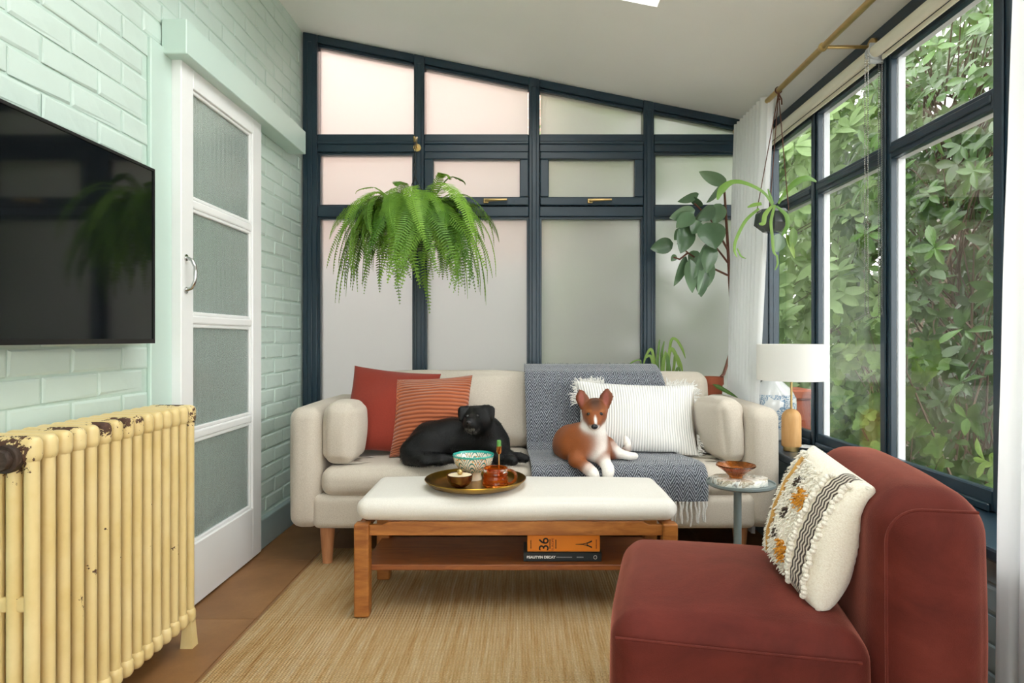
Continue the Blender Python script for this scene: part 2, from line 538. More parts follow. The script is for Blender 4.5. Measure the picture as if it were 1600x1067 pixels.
for i in range(4):
    x0, x1 = mull[i][1], mull[i+1][0]
    mb = MB(); slope_bar(mb, x0, x1, .002, .045, YB+.004, YB+FD); slope_bar(mb, x0, x1, .045, .062, YB+.022, YB+FD)
    part('head_rail', mb, M['frame'], w1, smooth=False, bevel=.003)
    mb = MB().box(x0, x1, YB+.004, YB+FD, 2.066, 2.168).box(x0, x1, YB-.006, YB+.004, 2.108, 2.126)
    part('transom', mb, M['frame'], w1, smooth=False, bevel=.004)
    part('transom', MB().box(x0, x1, YB+.004, YB+FD, 1.697, 1.756), M['frame'], w1, smooth=False, bevel=.004)
    part('bottom_rail', MB().box(x0, x1, YB+.004, YB+FD, .44, .52), M['frame'], w1, smooth=False, bevel=.004)
    # glazing beads and panes
    def beads(z0, z1, a=x0, b=x1, w=.012):
        m = MB()
        m.box(a, a+w, YB+.02, YB+FD-.01, z0, z1).box(b-w, b, YB+.02, YB+FD-.01, z0, z1).box(a+w, b-w, YB+.02, YB+FD-.01, z0, z0+w).box(a+w, b-w, YB+.02, YB+FD-.01, z1-w, z1)
        return m
    GY0, GY1 = YB+.045, YB+.051
    part('bead', beads(.52, 1.697), M['frame'], w1, smooth=False)
    part('pane', MB().box(x0+.006, x1-.006, GY0, GY1, .525, 1.69), M['frost'], w1, smooth=False)
    if i in (1, 2):
        cs = part('casement', MB().box(x0+.002, x1-.002, YB-.012, YB+.05, 2.02, 2.064).box(x0+.002, x1-.002, YB-.012, YB+.05, 1.758, 1.806)
                  .box(x0+.002, x0+.052, YB-.012, YB+.05, 1.806, 2.02).box(x1-.052, x1-.002, YB-.012, YB+.05, 1.806, 2.02), M['frame'], w1, smooth=False, bevel=.006, seg=2)
        part('pane', MB().box(x0+.05, x1-.05, YB+.02, YB+.026, 1.80, 2.025), M['frost'], cs, smooth=False)
        part('bead', beads(1.756, 2.066), M['frame'], w1, smooth=False)
        hx = (x0+x1)/2 + (.05 if i == 2 else .115)
        h = MB().softbox((hx-.075, YB-.024, 1.768), (hx-.045, YB-.010, 1.795), .005, 4)
        h.tube([(hx-.06, YB-.022, 1.781), (hx-.06, YB-.038, 1.781), (hx-.04, YB-.042, 1.782), (hx+.06, YB-.042, 1.784)], [.008, .008, .0085, .0065], 10)
        part('handle', h, M['brass'], cs, label='brass casement handle')
    else:
        part('bead', beads(1.756, 2.066), M['frame'], w1, smooth=False)
        part('pane', MB().box(x0+.006, x1-.006, GY0, GY1, 1.76, 2.06), M['frost'], w1, smooth=False)
    tp = MB()
    a, b = x0+.006, x1-.006
    za, zb = max(zc(a)-.055, 2.17), max(zc(b)-.055, 2.17)
    tp.hexa([(a,GY0,2.165),(b,GY0,2.165),(b,GY1,2.165),(a,GY1,2.165),(a,GY0,za),(b,GY0,zb),(b,GY1,zb),(a,GY1,za)])
    part('pane', tp, M['frost'], w1, smooth=False)
tag(part('wall_back', MB().box(XL-.12, XR+.16, YB-.02, YB+.12, 0, .44), M['slate'], smooth=False), 'low painted wall under the frosted window behind the sofa', 'wall', kind='structure')

# ---- right hand window wall (clear) and its brick apron
w2 = thing('window_2', 'dark blue framed clear window wall facing the garden', 'window', (XR, 2, SILL), kind='structure')
WX0, WX1, WX2 = 1.405, 1.432, 1.466
HT = 2.08
pitch = .606
ym = [3.70 - pitch*k for k in range(10)]
for k, yc_ in enumerate(ym):
    if yc_ < YF: break
    part('mullion', MB().box(WX0, WX1, yc_-.036, yc_+.036, SILL, 2.16).box(WX0-.008, WX0, yc_-.015, yc_+.015, SILL, 2.12), M['frame'], w2, smooth=False, bevel=.004)
    part('outer_frame', MB().box(WX1+.004, WX2, yc_-.034, yc_+.034, SILL, 2.14), M['outer'], w2, smooth=False, bevel=.003)
    if k+1 < len(ym):
        y1, y0 = yc_-.036, max(ym[k+1]+.036, YF)
        part('bottom_rail', MB().box(WX0, WX1, y0, y1, SILL, .545).box(WX0-.014, WX0, y0, y1, SILL, .505), M['frame'], w2, smooth=False, bevel=.004)
        part('transom', MB().box(WX0, WX1, y0, y1, 1.688, 1.752).box(WX0-.008, WX0, y0, y1, 1.708, 1.735), M['frame'], w2, smooth=False, bevel=.005)
        part('head_rail', MB().box(WX0, WX1, y0, y1, HT-.01, 2.16), M['frame'], w2, smooth=False, bevel=.004)
        part('outer_frame', MB().box(WX1+.004, WX2, y0, y1, SILL, .53).box(WX1+.004, WX2, y0, y1, 1.69, 1.75).box(WX1+.004, WX2, y0, y1, HT, 2.14), M['outer'], w2, smooth=False)
        part('pane', MB().box(WX1-.004, WX1+.002, y0, y1, .54, 1.692), M['glass'], w2, smooth=False)
        part('pane', MB().box(WX1-.004, WX1+.002, y0, y1, 1.748, HT-.005), M['glass'], w2, smooth=False)
tag(part('trim_1', MB().box(1.40, 1.46, YF, YB, 2.135, 2.24), M['frame'], smooth=False), 'dark blue fascia board above the garden windows', 'trim', kind='structure')
tag(part('trim_2', MB().box(1.165, 1.45, YF, YB, SILL-.038, SILL-.001), M['frame'], smooth=False, bevel=.008, seg=2), 'deep dark blue window sill along the garden side', 'sill', kind='structure')
wr = part('wall_right', MB().box(1.215, 1.50, YF, YB, 0, SILL-.038), mat('slate_mortar', '#788D93', .6), smooth=False)
tag(wr, 'blue grey painted brick apron under the garden windows', 'wall', kind='structure')
bfull = [brick_mesh(BL, BH, 50+k, m=M['slate']) for k in range(4)]
for row in range(5):
    z = row*CO + CO/2 + .06
    off = (row % 2)*.1125
    k = 6
    while k*.225+off < YB-.2:
        yy = k*.225+off+BL/2; k += 1
        inst('brick', rnd.choice(bfull), wr, (1.215, yy, z), (0, rnd.uniform(-.01, .01), math.pi+rnd.uniform(-.006, .006)))
# unseen wall behind the camera; wide glazed doors added to let daylight in
wf = MB().box(XL-.12, -1.05, YF-.1, YF, 0, 2.75).box(1.15, XR+.16, YF-.1, YF, 0, 2.4).box(-1.05, 1.15, YF-.1, YF, 2.1, 2.75)
tag(part('wall_front', wf, M['mint'], smooth=False), 'mint wall around the glazed doors added for daylight behind the camera', 'wall', kind='structure')
d2 = thing('door_added_for_light', 'unseen glazed doors added at the end of the room to let daylight in', 'door', (.05, YF-.05, 0), kind='structure')
for k in range(3):
    x0 = -1.05 + 2.2/3*k; x1 = x0 + 2.2/3
    f = MB().box(x0, x0+.06, YF-.08, YF-.02, 0, 2.1).box(x1-.06, x1, YF-.08, YF-.02, 0, 2.1).box(x0+.06, x1-.06, YF-.08, YF-.02, 0, .1).box(x0+.06, x1-.06, YF-.08, YF-.02, 2.02, 2.1)
    lf = part('door_leaf', f, M['frame'], d2, smooth=False)
    part('pane', MB().box(x0+.055, x1-.055, YF-.053, YF-.047, .095, 2.025), M['glass'], lf, smooth=False)

# ---- sliding door with reeded panes
def reeded():
    n = NT('reeded_glass')
    n.b.inputs['Base Color'].default_value = (.72, .80, .77, 1)
    n.set(Roughness=.16, Transmission_Weight=.80, IOR=1.35)
    return n.m
M['reed'] = reeded()
DX = -1.222; DY0, DY1, DT = 2.285, 2.985, .037
door = thing('door_1', 'white sliding door with four reeded glass panes', 'door', (DX, (DY0+DY1)/2, .005), kind='structure')
dz = [.235, .64, 1.07, 1.50, 1.925]
gy0, gy1 = DY0+.085, DY1-.095
part('stile', MB().box(DX-DT, DX, DY0, gy0, .008, 2.03), M['white'], door, smooth=False, bevel=.003)
part('stile', MB().box(DX-DT, DX, gy1, DY1, .008, 2.03), M['white'], door, smooth=False, bevel=.003)
part('bottom_rail', MB().box(DX-DT, DX, gy0, gy1, .008, dz[0]), M['white'], door, smooth=False, bevel=.002)
part('top_rail', MB().box(DX-DT, DX, gy0, gy1, dz[4], 2.03), M['white'], door, smooth=False, bevel=.002)
for k in (1, 2, 3):
    part('glazing_bar', MB().box(DX-DT+.004, DX-.004, gy0, gy1, dz[k]-.016, dz[k]+.016), M['white'], door, smooth=False, bevel=.006, seg=2)
for k in range(4):
    z0, z1 = dz[k]+(.016 if k else 0), dz[k+1]-(.016 if k < 3 else 0)
    mo = MB(); b_ = .014
    for (ya, yb, za, zb) in ((gy0, gy0+b_, z0, z1), (gy1-b_, gy1, z0, z1), (gy0+b_, gy1-b_, z0, z0+b_), (gy0+b_, gy1-b_, z1-b_, z1)):
        mo.box(DX-DT+.008, DX-.008, ya, yb, za, zb)
    part('moulding', mo, M['white'], door, smooth=False, bevel=.003)
    nr = 46; mb = MB()
    def fn(u, v, z0=z0, z1=z1):
        return (DX-.018+.0028*abs(math.sin(u*nr*math.pi)), gy0+.01+u*(gy1-gy0-.02), z0+.01+v*(z1-z0-.02))
    mb.grid(fn, nr*6, 1)
    mb.grid(lambda u, v, z0=z0, z1=z1: (DX-.024, gy0+.01+u*(gy1-gy0-.02), z0+.01+v*(z1-z0-.02)), 1, 1, flip=True)
    part('pane', mb, M['reed'], door, auto=None)
hd = [(DX, 2.315, 1.175), (DX+.022, 2.315, 1.183), (DX+.034, 2.315, 1.21), (DX+.036, 2.315, 1.235), (DX+.034, 2.315, 1.26), (DX+.022, 2.315, 1.285), (DX, 2.315, 1.293)]
part('handle', MB().tube(hd, .0065, 10).cyl((DX, 2.315, 1.175), (DX+.004, 2.315, 1.175), .012).cyl((DX, 2.315, 1.293), (DX+.004, 2.315, 1.293), .012), M['chrome'], door, label='steel pull handle')
# valance that hides the track
val = MB().box(XL-.005, -1.177, 2.235, 3.46, 1.995, 2.118)
single('track_cover', val, M['mintbox'], 'long mint box covering the sliding track above the white door', 'track cover', origin=(-1.22, 2.85, 1.995), smooth=False, bevel=.003)

# ---- garden
bounce_ground = mat('gravel_paled_for_bounce', '#B9B3A8', .95, .2, 8, .6, 40, .02)  # ground made pale to bounce daylight up onto the ceiling
tag(part('ground', MB().box(-14, 16, -14, 16, -.35, -.25), bounce_ground, smooth=False), 'gravel ground made pale to bounce light in through the windows', 'ground', kind='structure')
def neighbour():
    n = NT('pink_brick'); v = n.coord('Object', (1, 1, 1), (R(90), 0, 0))
    br = n.new('ShaderNodeTexBrick'); n.link(v, br.inputs['Vector'])
    br.inputs['Scale'].default_value = 1.0; br.inputs['Brick Width'].default_value = .225; br.inputs['Row Height'].default_value = .075
    br.inputs['Mortar Size'].default_value = .006
    br.inputs['Color1'].default_value = lin('#DDBAAE'); br.inputs['Color2'].default_value = lin('#D4AD9F'); br.inputs['Mortar'].default_value = lin('#E4DAD4')
    n.color(br.outputs[0]); n.set(Roughness=.9)
    return n.m
tag(part('wall_neighbour', MB().box(-5, .85, 5.15, 5.4, -.3, 3.5), neighbour(), smooth=False), 'pink brick house wall blurred behind the frosted panes', 'wall', kind='structure')
tag(part('wall_passage', MB().box(-4, .5, 5.0, 5.12, -.3, 1.6), mat('pale_render', '#E4E2E2', .9, .08, 2), smooth=False), 'pale rendered garden wall blurred behind the frosted panes', 'wall', kind='structure')
# ================================================================== furniture
# ---- television
tv = thing('television', 'large black flat television mounted on the mint brick wall', 'television', (-1.2, 1.575, .985))
TX = -1.19
part('case', MB().box(TX-.03, TX-.002, 1.085, 2.062, .985, 1.545), M['black'], tv, smooth=False, bevel=.003)
bz = MB()
for (a, b, c, d) in ((1.085, 1.093, .985, 1.545), (2.054, 2.062, .985, 1.545), (1.093, 2.054, .985, .999), (1.093, 2.054, 1.537, 1.545)): bz.box(TX-.002, TX+.003, a, b, c, d)
part('bezel', bz, M['black'], tv, smooth=False)
scr = NT('dark_screen'); scr.b.inputs['Base Color'].default_value = (.004, .005, .006, 1); scr.set(Roughness=.06, Specular_IOR_Level=.6)
part('screen', MB().box(TX-.003, TX, 1.093, 2.054, .999, 1.537), scr.m, tv, smooth=False)
part('wall_bracket', MB().box(XL+.001, TX-.029, 1.4, 1.75, 1.1, 1.4), M['black'], tv, smooth=False)

# ---- cast iron radiator
def radpaint():
    n = NT('chipped_yellow_paint'); v = n.coord()
    a = n.noise(v, 14, 4, .7); chips = n.math('GREATER_THAN', a, .705)
    sc_ = n.noise(v, 60, 4, .7)
    mask = None
    # worn-bare spots (in the radiator's own coordinates)
    for (x, y_, z, r) in ((.0, .345, .765, .06), (.06, .35, .74, .05), (.05, -.02, .78, .045), (.06, -.10, .785, .05), (.03, -.20, .79, .05), (.075, .05, .77, .03), (.02, -.34, .745, .055), (.05, -.335, .79, .03), (.082, -.16, .42, .03), (.082, -.2, .36, .025), (.08, .1, .4, .02), (.08, .22, .35, .02)):
        vm = n.new('ShaderNodeVectorMath', operation='DISTANCE'); n.link(v, vm.inputs[0]); vm.inputs[1].default_value = (x, y_, z)
        d = n.math('SUBTRACT', r, vm.outputs['Value'])
        mask = d if mask is None else n.math('MAXIMUM', mask, d)
    spot = n.math('GREATER_THAN', n.math('ADD', mask, n.math('MULTIPLY', n.math('SUBTRACT', sc_, .62), .16)), 0.0)
    m_ = n.math('MAXIMUM', chips, spot)
    base = n.ramp(n.noise(v, 9, 4), [(.3, '#D8BE80'), (.7, '#E4CE98')])
    rust = n.ramp(sc_, [(.3, '#2E211B'), (.7, '#5A3A28')])
    n.color(n.mix(m_, base, rust))
    n.link(n.math('MULTIPLY_ADD', m_, .45, .3), n.b.inputs['Roughness'])
    n.bump(n.math('SUBTRACT', n.noise(v, 45, 3), n.math('MULTIPLY', m_, .8)), .25, .002)
    return n.m
M['rad'] = radpaint()
NS, SP = 15, .0475
RX, RY0 = -1.145, 1.415
rad = thing('radiator', 'old cast iron radiator with chipped pale yellow paint', 'radiator', (RX, RY0+SP*7, 0))
def section(end):
    mb = MB(); ZT, ZB = .785, .075
    for k in range(4):
        x = -.0585 + .039*k
        # flattened column, rounded shoulders at the outer ones
        prof = []
        for t in range(13):
            prof.append(t/12)
        pts = []; rr = []
        for t in prof:
            z = ZB+.035 + t*(ZT-ZB-.07)
            pts.append((x, 0, z)); rr.append(.0152)
        b = len(mb.v); mb.tube(pts, rr, 10)
        mb.xf(Matrix.Diagonal((.92, 1.0, 1, 1)) @ Matrix.Identity(4), b) if False else None
    for z0, z1 in ((ZT-.062, ZT), (ZB, ZB+.055)):
        mb.softbox((-.078, -.0195, z0), (.078, .0195, z1), .0185, 4)
    mb.softbox((-.062, -.009, .395), (.062, .009, .43), .008, 3)
    if end:
        for x in (-.058, .058):
            mb.hexa([(x-.02, -.018, 0), (x+.02, -.018, 0), (x+.02, .018, 0), (x-.02, .018, 0), (x-.013, -.014, .09), (x+.013, -.014, .09), (x+.013, .014, .09), (x-.013, .014, .09)])
    return mb
sm = section(False).mesh('section', merge=.0001, auto=50); sm.materials.append(M['rad'])
se = section(True).mesh('section', merge=.0001, auto=50); se.materials.append(M['rad'])
for k in range(NS):
    inst('section', se if k in (0, NS-1) else sm, rad, (0, (k-7)*SP, 0))
# shared object coordinates for the worn paint come from a baked copy of each section
for k, o in enumerate([c for c in COL.objects if c.parent == rad]):
    me = o.data.copy(); me.transform(Matrix.Translation(o.location)); o.data = me; o.location = (0, 0, 0)
for z in (.745, .105):
    part('hub', MB().cyl((RX, RY0-.01, z), (RX, RY0+SP*14+.01, z), .024, 16), M['rad'], rad)
plug = MB().cyl((RX+.022, RY0-.034, .738), (RX+.022, RY0-.012, .738), .031, 20).cyl((RX+.022, RY0-.050, .738), (RX+.022, RY0-.034, .738), .024, 8)
part('plug', plug, mat('rusty_iron', '#3A2A20', .7, .5, 40, .8, 60, .006), rad, label='rusty unpainted iron plug', bevel=.002)

# ---- jute rug
def jute():
    n = NT('jute'); v = n.coord(); x, y_, z = n.sep(v)
    rows = n.math('SINE', n.math('MULTIPLY', n.math('ADD', x, n.math('MULTIPLY', n.noise(v, 3, 2), .01)), 2*math.pi/.0105))
    cross = n.math('SINE', n.math('MULTIPLY', y_, 2*math.pi/.0085))
    strk = n.noise(n.coord('Object', (38, 1.6, 1)), 1.4, 4, .75)
    fine = n.noise(n.coord('Object', (1, 1, 1)), 170, 3, .7)
    c = n.ramp(strk, [(.28, '#A67C4C'), (.42, '#CCAC7A'), (.58, '#DDC59B'), (.75, '#EBDBBC')])
    c = n.mix(n.math('MULTIPLY', n.math('POWER', fine, 2.0), .9), c, '#8F6534')
    wv = n.math('MULTIPLY', n.math('ADD', rows, 1), n.math('ADD', cross, 1))
    c = n.mix(n.math('MULTIPLY_ADD', wv, -.09, .32), c, '#7C5326')
    n.color(c); n.set(Roughness=.95, Specular_IOR_Level=.1)
    n.bump(n.math('ADD', n.math('MULTIPLY', wv, .5), fine), .8, .003)
    return n.m
rug = MB()
rug.softbox((-.935, .55, 0), (.98, 3.02, .012), .005, 6, wr=.003, ws=6)
single('rug', rug, jute(), 'natural jute rug with woven ribs under the coffee table', 'rug', origin=(0, 1.8, 0), merge=.0001)

# ---- sofa
SY = 2.755                    # front of the arms
AX0, AX1, BX0, BX1 = -1.018, -.882, .972, 1.113
sofa = thing('sofa', 'oatmeal fabric two seat sofa on tapered wooden legs', 'sofa', (.05, 3.15, 0))
part('arm', MB().softbox((AX0, SY, .178), (AX1, 3.49, .70), .05, 8, (.008, .012, .004)), M['linen'], sofa, merge=.0002, auto=None)
part('arm', MB().softbox((BX0, SY, .178), (BX1, 3.49, .70), .05, 8, (.008, .012, .004)), M['linen'], sofa, merge=.0002, auto=None)
part('base', MB().softbox((AX1-.03, SY-.005, .178), (BX0+.03, 3.46, .325), .03, 8, (0, .008, 0)), M['linen'], sofa, merge=.0002, auto=None)
part('back_frame', MB().softbox((AX1-.02, 3.40, .178), (BX0+.02, 3.495, .69), .04, 6), M['linen'], sofa, merge=.0002, auto=None)
for (a, b, sd) in ((AX1+.003, .043, 1), (.047, BX0-.003, 2)):
    part('seat_cushion', MB().softbox((a, SY-.012, .315), (b, 3.30, .445), .055, 12, (0, .008, .012), .005, 4, sd), M['linen'], sofa, merge=.0002, auto=None)
    bc = MB().softbox((a+(.02 if sd == 1 else 0), -.085, 0), (b-(.0 if sd == 1 else .02), .085, .375), .06, 12, (.006, .035, .018), .010, 4, sd+5)
    bc.xf(Matrix.Translation((0, 3.275, .452)) @ Matrix.Rotation(R(-12), 4, 'X'))
    part('back_cushion', bc, M['linen'], sofa, merge=.0002, auto=None)
for (x, y_) in ((-.865, 2.825), (.955, 2.825), (-.865, 3.42), (.955, 3.42)):
    part('leg', MB().lathe([(.021, .012), (.034, .185)], 20, (x, y_, 0)), M['oakleg'], sofa)

# ---- cushions on the sofa
def cushion(name, w, h, t, o, right, up, m, label, n=22, group='cushions on the sofa', **kw):
    mb = MB().pillow(w, h, t, n, M=frame(Vector(o), right, up), **kw)
    base = min(v[2] for v in mb.v)
    return single(name, mb, m, label, 'cushion', group, origin=(o[0], o[1], base), merge=.0004, auto=None)
# box cushions against the arms
def boxcushion(lo, hi, rot, label, seed):
    mb = MB().softbox(lo, hi, .042, 10, (.026, .018, .014), .006, 4, seed)
    c = (Vector(lo)+Vector(hi))/2
    mb.xf(Matrix.Translation(c) @ rot @ Matrix.Translation(-c))
    base = min(v[2] for v in mb.v)
    single('box_cushion', mb, M['linen'], label, 'cushion', 'cushions on the sofa', origin=(c.x, c.y, base), merge=.0002, auto=None)
boxcushion((-.868, 2.765, .458), (-.735, 2.985, .715), Matrix.Rotation(R(3), 4, 'Y') @ Matrix.Rotation(R(-2), 4, 'Z'), 'plump oatmeal box cushion leaning on the sofa arm nearest the brick wall', 3)
boxcushion((.845, 2.80, .458), (.962, 3.10, .725), Matrix.Rotation(R(-7), 4, 'Y') @ Matrix.Rotation(R(9), 4, 'Z'), 'plump oatmeal box cushion leaning on the sofa arm beside the lamp', 9)
cushion('square_cushion', .43, .44, .16, (-.640, 3.085, .655), (1, .05, -.10), (.02, .50, .86), M['redcloth'], 'plain brick red square cushion beside the left box cushion', seed=4, wr=.016, ws=7)
def ribbed():
    n = NT('rust_ribbed_knit'); tc = n.new('ShaderNodeTexCoord'); u, v, _ = n.sep(tc.outputs['UV'])
    w_ = n.math('SINE', n.math('MULTIPLY', n.math('ADD', v, n.math('MULTIPLY', n.noise(tc.outputs['UV'], 3, 2), .02)), 2*math.pi*29))
    c = n.ramp(n.math('MULTIPLY_ADD', w_, .5, .5), [(.05, '#8A4020'), (.5, '#AC5A32'), (1, '#B8663C')])
    n.color(c); n.set(Roughness=.85, Sheen_Weight=.3)
    n.bump(w_, .7, .004)
    return n.m
cushion('ribbed_cushion', .37, .40, .15, (-.43, 3.005, .640), (1, -.12, .06), (-.05, .50, .86), ribbed(), 'rust orange ribbed cushion behind the black dog', seed=11, wr=.010)
# long striped cushion
def ticking():
    n = NT('white_ticking_stripe'); tc = n.new('ShaderNodeTexCoord'); u, v, _ = n.sep(tc.outputs['UV'])
    # the grid uses a sine-spaced sheet: undo it for even stripes
    uu = n.math('SINE', n.math('MULTIPLY', n.math('SUBTRACT', u, .5), math.pi))
    w_ = n.math('SINE', n.math('MULTIPLY', uu, math.pi*46))
    f = n.math('GREATER_THAN', w_, .25)
    n.color(n.mix(n.math('MULTIPLY', f, .55), '#EFEDE9', '#A8A6A6')); n.set(Roughness=.9)
    n.bump(w_, .4, .003)
    return n.m
pc = Vector((.535, 3.035, .620)); PR = Vector((1, -.02, -.035)); PU = Vector((.03, .42, .9))
mb = MB().pillow(.57, .36, .17, 26, M=frame(pc, PR, PU), seed=21, wr=.012)
base = min(v[2] for v in mb.v)
lp = thing('lumbar_cushion', 'long white ticking striped cushion with fringed corners behind the tan dog', 'cushion', (pc.x, pc.y, base), group='cushions on the sofa')
part('cover', mb, ticking(), lp, merge=.0004, auto=None)
Mf = frame(pc, PR, PU)
r2 = random.Random(5)
def fringe(mb, a, b, n, L, r=.0022, out=Vector((0,0,-1)), sp=.4):
    for i in range(n):
        p = a.lerp(b, (i+r2.random()*.6)/n)
        d = (out + Vector((r2.uniform(-sp, sp), r2.uniform(-sp, sp), r2.uniform(-sp, sp)))).normalized()
        l_ = L*r2.uniform(.6, 1.1)
        bend = Vector((r2.uniform(-1, 1), r2.uniform(-1, 1), r2.uniform(-1, .3)))*.35*l_
        mb.tube([p, p+d*l_*.5, p+d*l_+bend], [r, r, r*.7], 5)
fm = MB()
cor = {}
for sx in (-1, 1):
    for sy in (-1, 1):
        c0 = Mf @ Vector((sx*.28, sy*.175, 0))
        for ex, ey in ((1, 0), (0, 1)):
            c1 = Mf @ Vector((sx*(.28-.13*ex), sy*(.175-.11*ey), 0))
            o_ = (Mf.to_3x3() @ Vector((sx*(.3+ey), sy*(.3+ex), 0))).normalized()
            fringe(fm, c0, c1, 34, .034, .0026, o_, .45)
part('fringe', fm, M['fringe'], lp, kind='stuff')

# ---- herringbone throw
def herring():
    n = NT('grey_herringbone_wool'); tc = n.new('ShaderNodeTexCoord'); u, v, _ = n.sep(tc.outputs['UV'])
    tri = n.math('PINGPONG', n.math('MULTIPLY', u, 14), .5)
    d = n.math('ADD', n.math('MULTIPLY', v, 72), n.math('MULTIPLY', tri, 5.5))
    d = n.math('ADD', d, n.math('MULTIPLY', n.noise(tc.outputs['UV'], 40, 4), 1.3))
    s_ = n.math('MULTIPLY_ADD', n.math('SINE', n.math('MULTIPLY', d, 2*math.pi)), .5, .5)
    ob = n.coord(); fz = n.noise(ob, 260, 3, .7); big = n.noise(ob, 9, 2)
    k = n.math('MULTIPLY_ADD', fz, .55, n.math('MULTIPLY', s_, .48))
    c = n.ramp(k, [(.26, '#23262F'), (.52, '#4C525E'), (.76, '#B4B9C2')])
    n.color(n.mix(n.math('MULTIPLY', big, .3), c, '#3E4450')); n.set(Roughness=.95, Sheen_Weight=.5)
    n.bump(k, .9, .004)
    return n.m
prof = [(3.50, .74, 0.0), (3.475, .80, 0), (3.44, .845, 0), (3.37, .868, 0), (3.29, .866, .02), (3.215, .835, .05), (3.18, .78, .1), (3.15, .68, .2), (3.12, .58, .3), (3.10, .50, .38), (3.05, .468, .42), (2.95, .468, .55), (2.87, .467, .68), (2.81, .464, .78), (2.765, .452, .86), (2.733, .425, .9), (2.722, .39, .94), (2.720, .35, .97), (2.720, .305, 1.0)]
sofa_tree = solid(sofa)
def pint(t):
    t *= len(prof)-1; i = min(int(t), len(prof)-2); f = t-i
    a, b = prof[i], prof[i+1]
    return [a[k]*(1-f)+b[k]*f for k in range(3)]
def throwraw(u, v):
    y_, z, q = pint(v)
    xl = .003 + .035*q; xr = .676 + .10*q + .02*math.sin(q*9)
    x = xl + (xr-xl)*u
    nn = mnoise.noise(Vector((x*5, v*7, 1.7)))*.006 + .004
    if q > .45: z += nn
    else: y_ -= nn
    if q > .93: y_ -= .004*math.sin(u*21+.6)*(q-.93)/.07
    return (x, y_, z)
def throwpt(u, v):
    p_ = Vector(throwraw(u, v)); y_, z, q = pint(v); i = v*(len(prof)-1)
    g = .010
    if i <= 2: p_ = pressed(p_, Vector((0, -1, 0)), sofa_tree, g, .25)
    if 1 <= i <= 5: p_ = pressed(p_, Vector((0, 0, -1)), sofa_tree, g, .25)
    if 4 <= i <= 10: p_ = pressed(p_, Vector((0, 1, 0)), sofa_tree, g, .25)
    if 8 <= i <= 15: p_ = pressed(p_, Vector((0, 0, -1)), sofa_tree, g, .10)
    if i >= 14: p_ = pressed(p_, Vector((0, 1, 0)), sofa_tree, g, .25)
    return p_
thr = thing('throw', 'grey herringbone wool throw draped over the sofa under the tan dog', 'blanket', (.4, 2.95, .46))
def slow(v):
    return v
tb = MB().grid(throwpt, 60, 110)
# arc length based v for an even weave
L_ = [0]
for i in range(1, 111):
    a = Vector(throwpt(.5, (i-1)/110)); b = Vector(throwpt(.5, i/110)); L_.append(L_[-1]+(b-a).length)
for i in list(tb.uv):
    u, v = tb.uv[i]; tb.uv[i] = (u, L_[round(v*110)]/L_[-1])
sheet = part('sheet', tb, herring(), thr, auto=None)
md = sheet.modifiers.new('thickness', 'SOLIDIFY'); md.thickness = .005; md.offset = 1
fz = MB()
for i in range(5200):                       # wool nap standing off the weave
    u, v = r2.random(), r2.random()
    p = Vector(throwpt(u, v)); nrm = Vector((0, -.55, .8)) if v > .5 else Vector((0, -.9, .4))
    if v > .86: nrm = Vector((0, -1, .2))
    d = (nrm + Vector((r2.uniform(-1, 1), r2.uniform(-1, 1), r2.uniform(-1, 1)))*.8).normalized()*r2.uniform(.006, .013)
    q = p + nrm.normalized()*.004; s_ = Vector((.0006, 0, .0003))
    fz.add([q-s_, q+s_, q+d], [(0, 1, 2)])
part('nap', fz, mat('wool_nap', '#7E8590', .95, .3, 30), thr, kind='stuff')
fm = MB()
for i in range(46):
    u = (i+.5)/46
    p = Vector(throwpt(u, 1.0)) + Vector((0, -.004, 0))
    pts = [p]; L = r2.uniform(.085, .115); sx = r2.uniform(-.012, .012)
    for k in range(1, 6):
        t = k/5
        pts.append(p + Vector((sx*t + .003*math.sin(t*7+i), -.004*math.sin(t*5+i*2), -L*t)))
    fm.tube(pts, [.0042, .0046, .0042, .0046, .0042, .003], 6)
part('fringe', fm, M['fringe'], thr, label='off white twisted wool fringe', kind='stuff')

# ---- coffee table with padded top
TX0, TX1, TY0, TY1 = -.600, .546, 2.257, 2.66
tab = thing('coffee_table', 'teak coffee table with cream padded top and open shelf', 'table', ((TX0+TX1)/2, (TY0+TY1)/2, .012))
Z0 = .0145
for x0 in (TX0, TX1-.054):
    for y0 in (TY0, TY1-.05):
        part('leg', MB().box(x0, x0+.054, y0, y0+.05, Z0, .345), M['teak'], tab, smooth=False, bevel=.007, seg=3)
for y0 in (TY0+.008, TY1-.03):
    poly = [(TX0+.054, .303), (TX1-.054, .303), (TX1-.054, .340), (TX1-.10, .340), (TX1-.125, .352), (TX0+.125, .352), (TX0+.10, .340), (TX0+.054, .340)]
    part('rail', MB().prism(poly, lambda a, b, t, y0=y0: (a, y0+.022*t, b)), M['teak'], tab, smooth=False, bevel=.002)
for x0 in (TX0+.012, TX1-.034):
    part('rail', MB().box(x0, x0+.022, TY0+.05, TY1-.05, .303, .345), M['teak'], tab, smooth=False, bevel=.002)
part('shelf', MB().box(TX0+.02, TX1-.02, TY0+.045, TY1-.03, .166, .186), M['teakred'], tab, smooth=False, bevel=.003)
part('padded_top', MB().softbox((TX0+.004, TY0-.004, .353), (TX1-.002, TY1-.004, .432), .038, 14, (.004, .004, .012), .005, 4, 2), M['bench'], tab, merge=.0002, auto=None)
TOP = .446

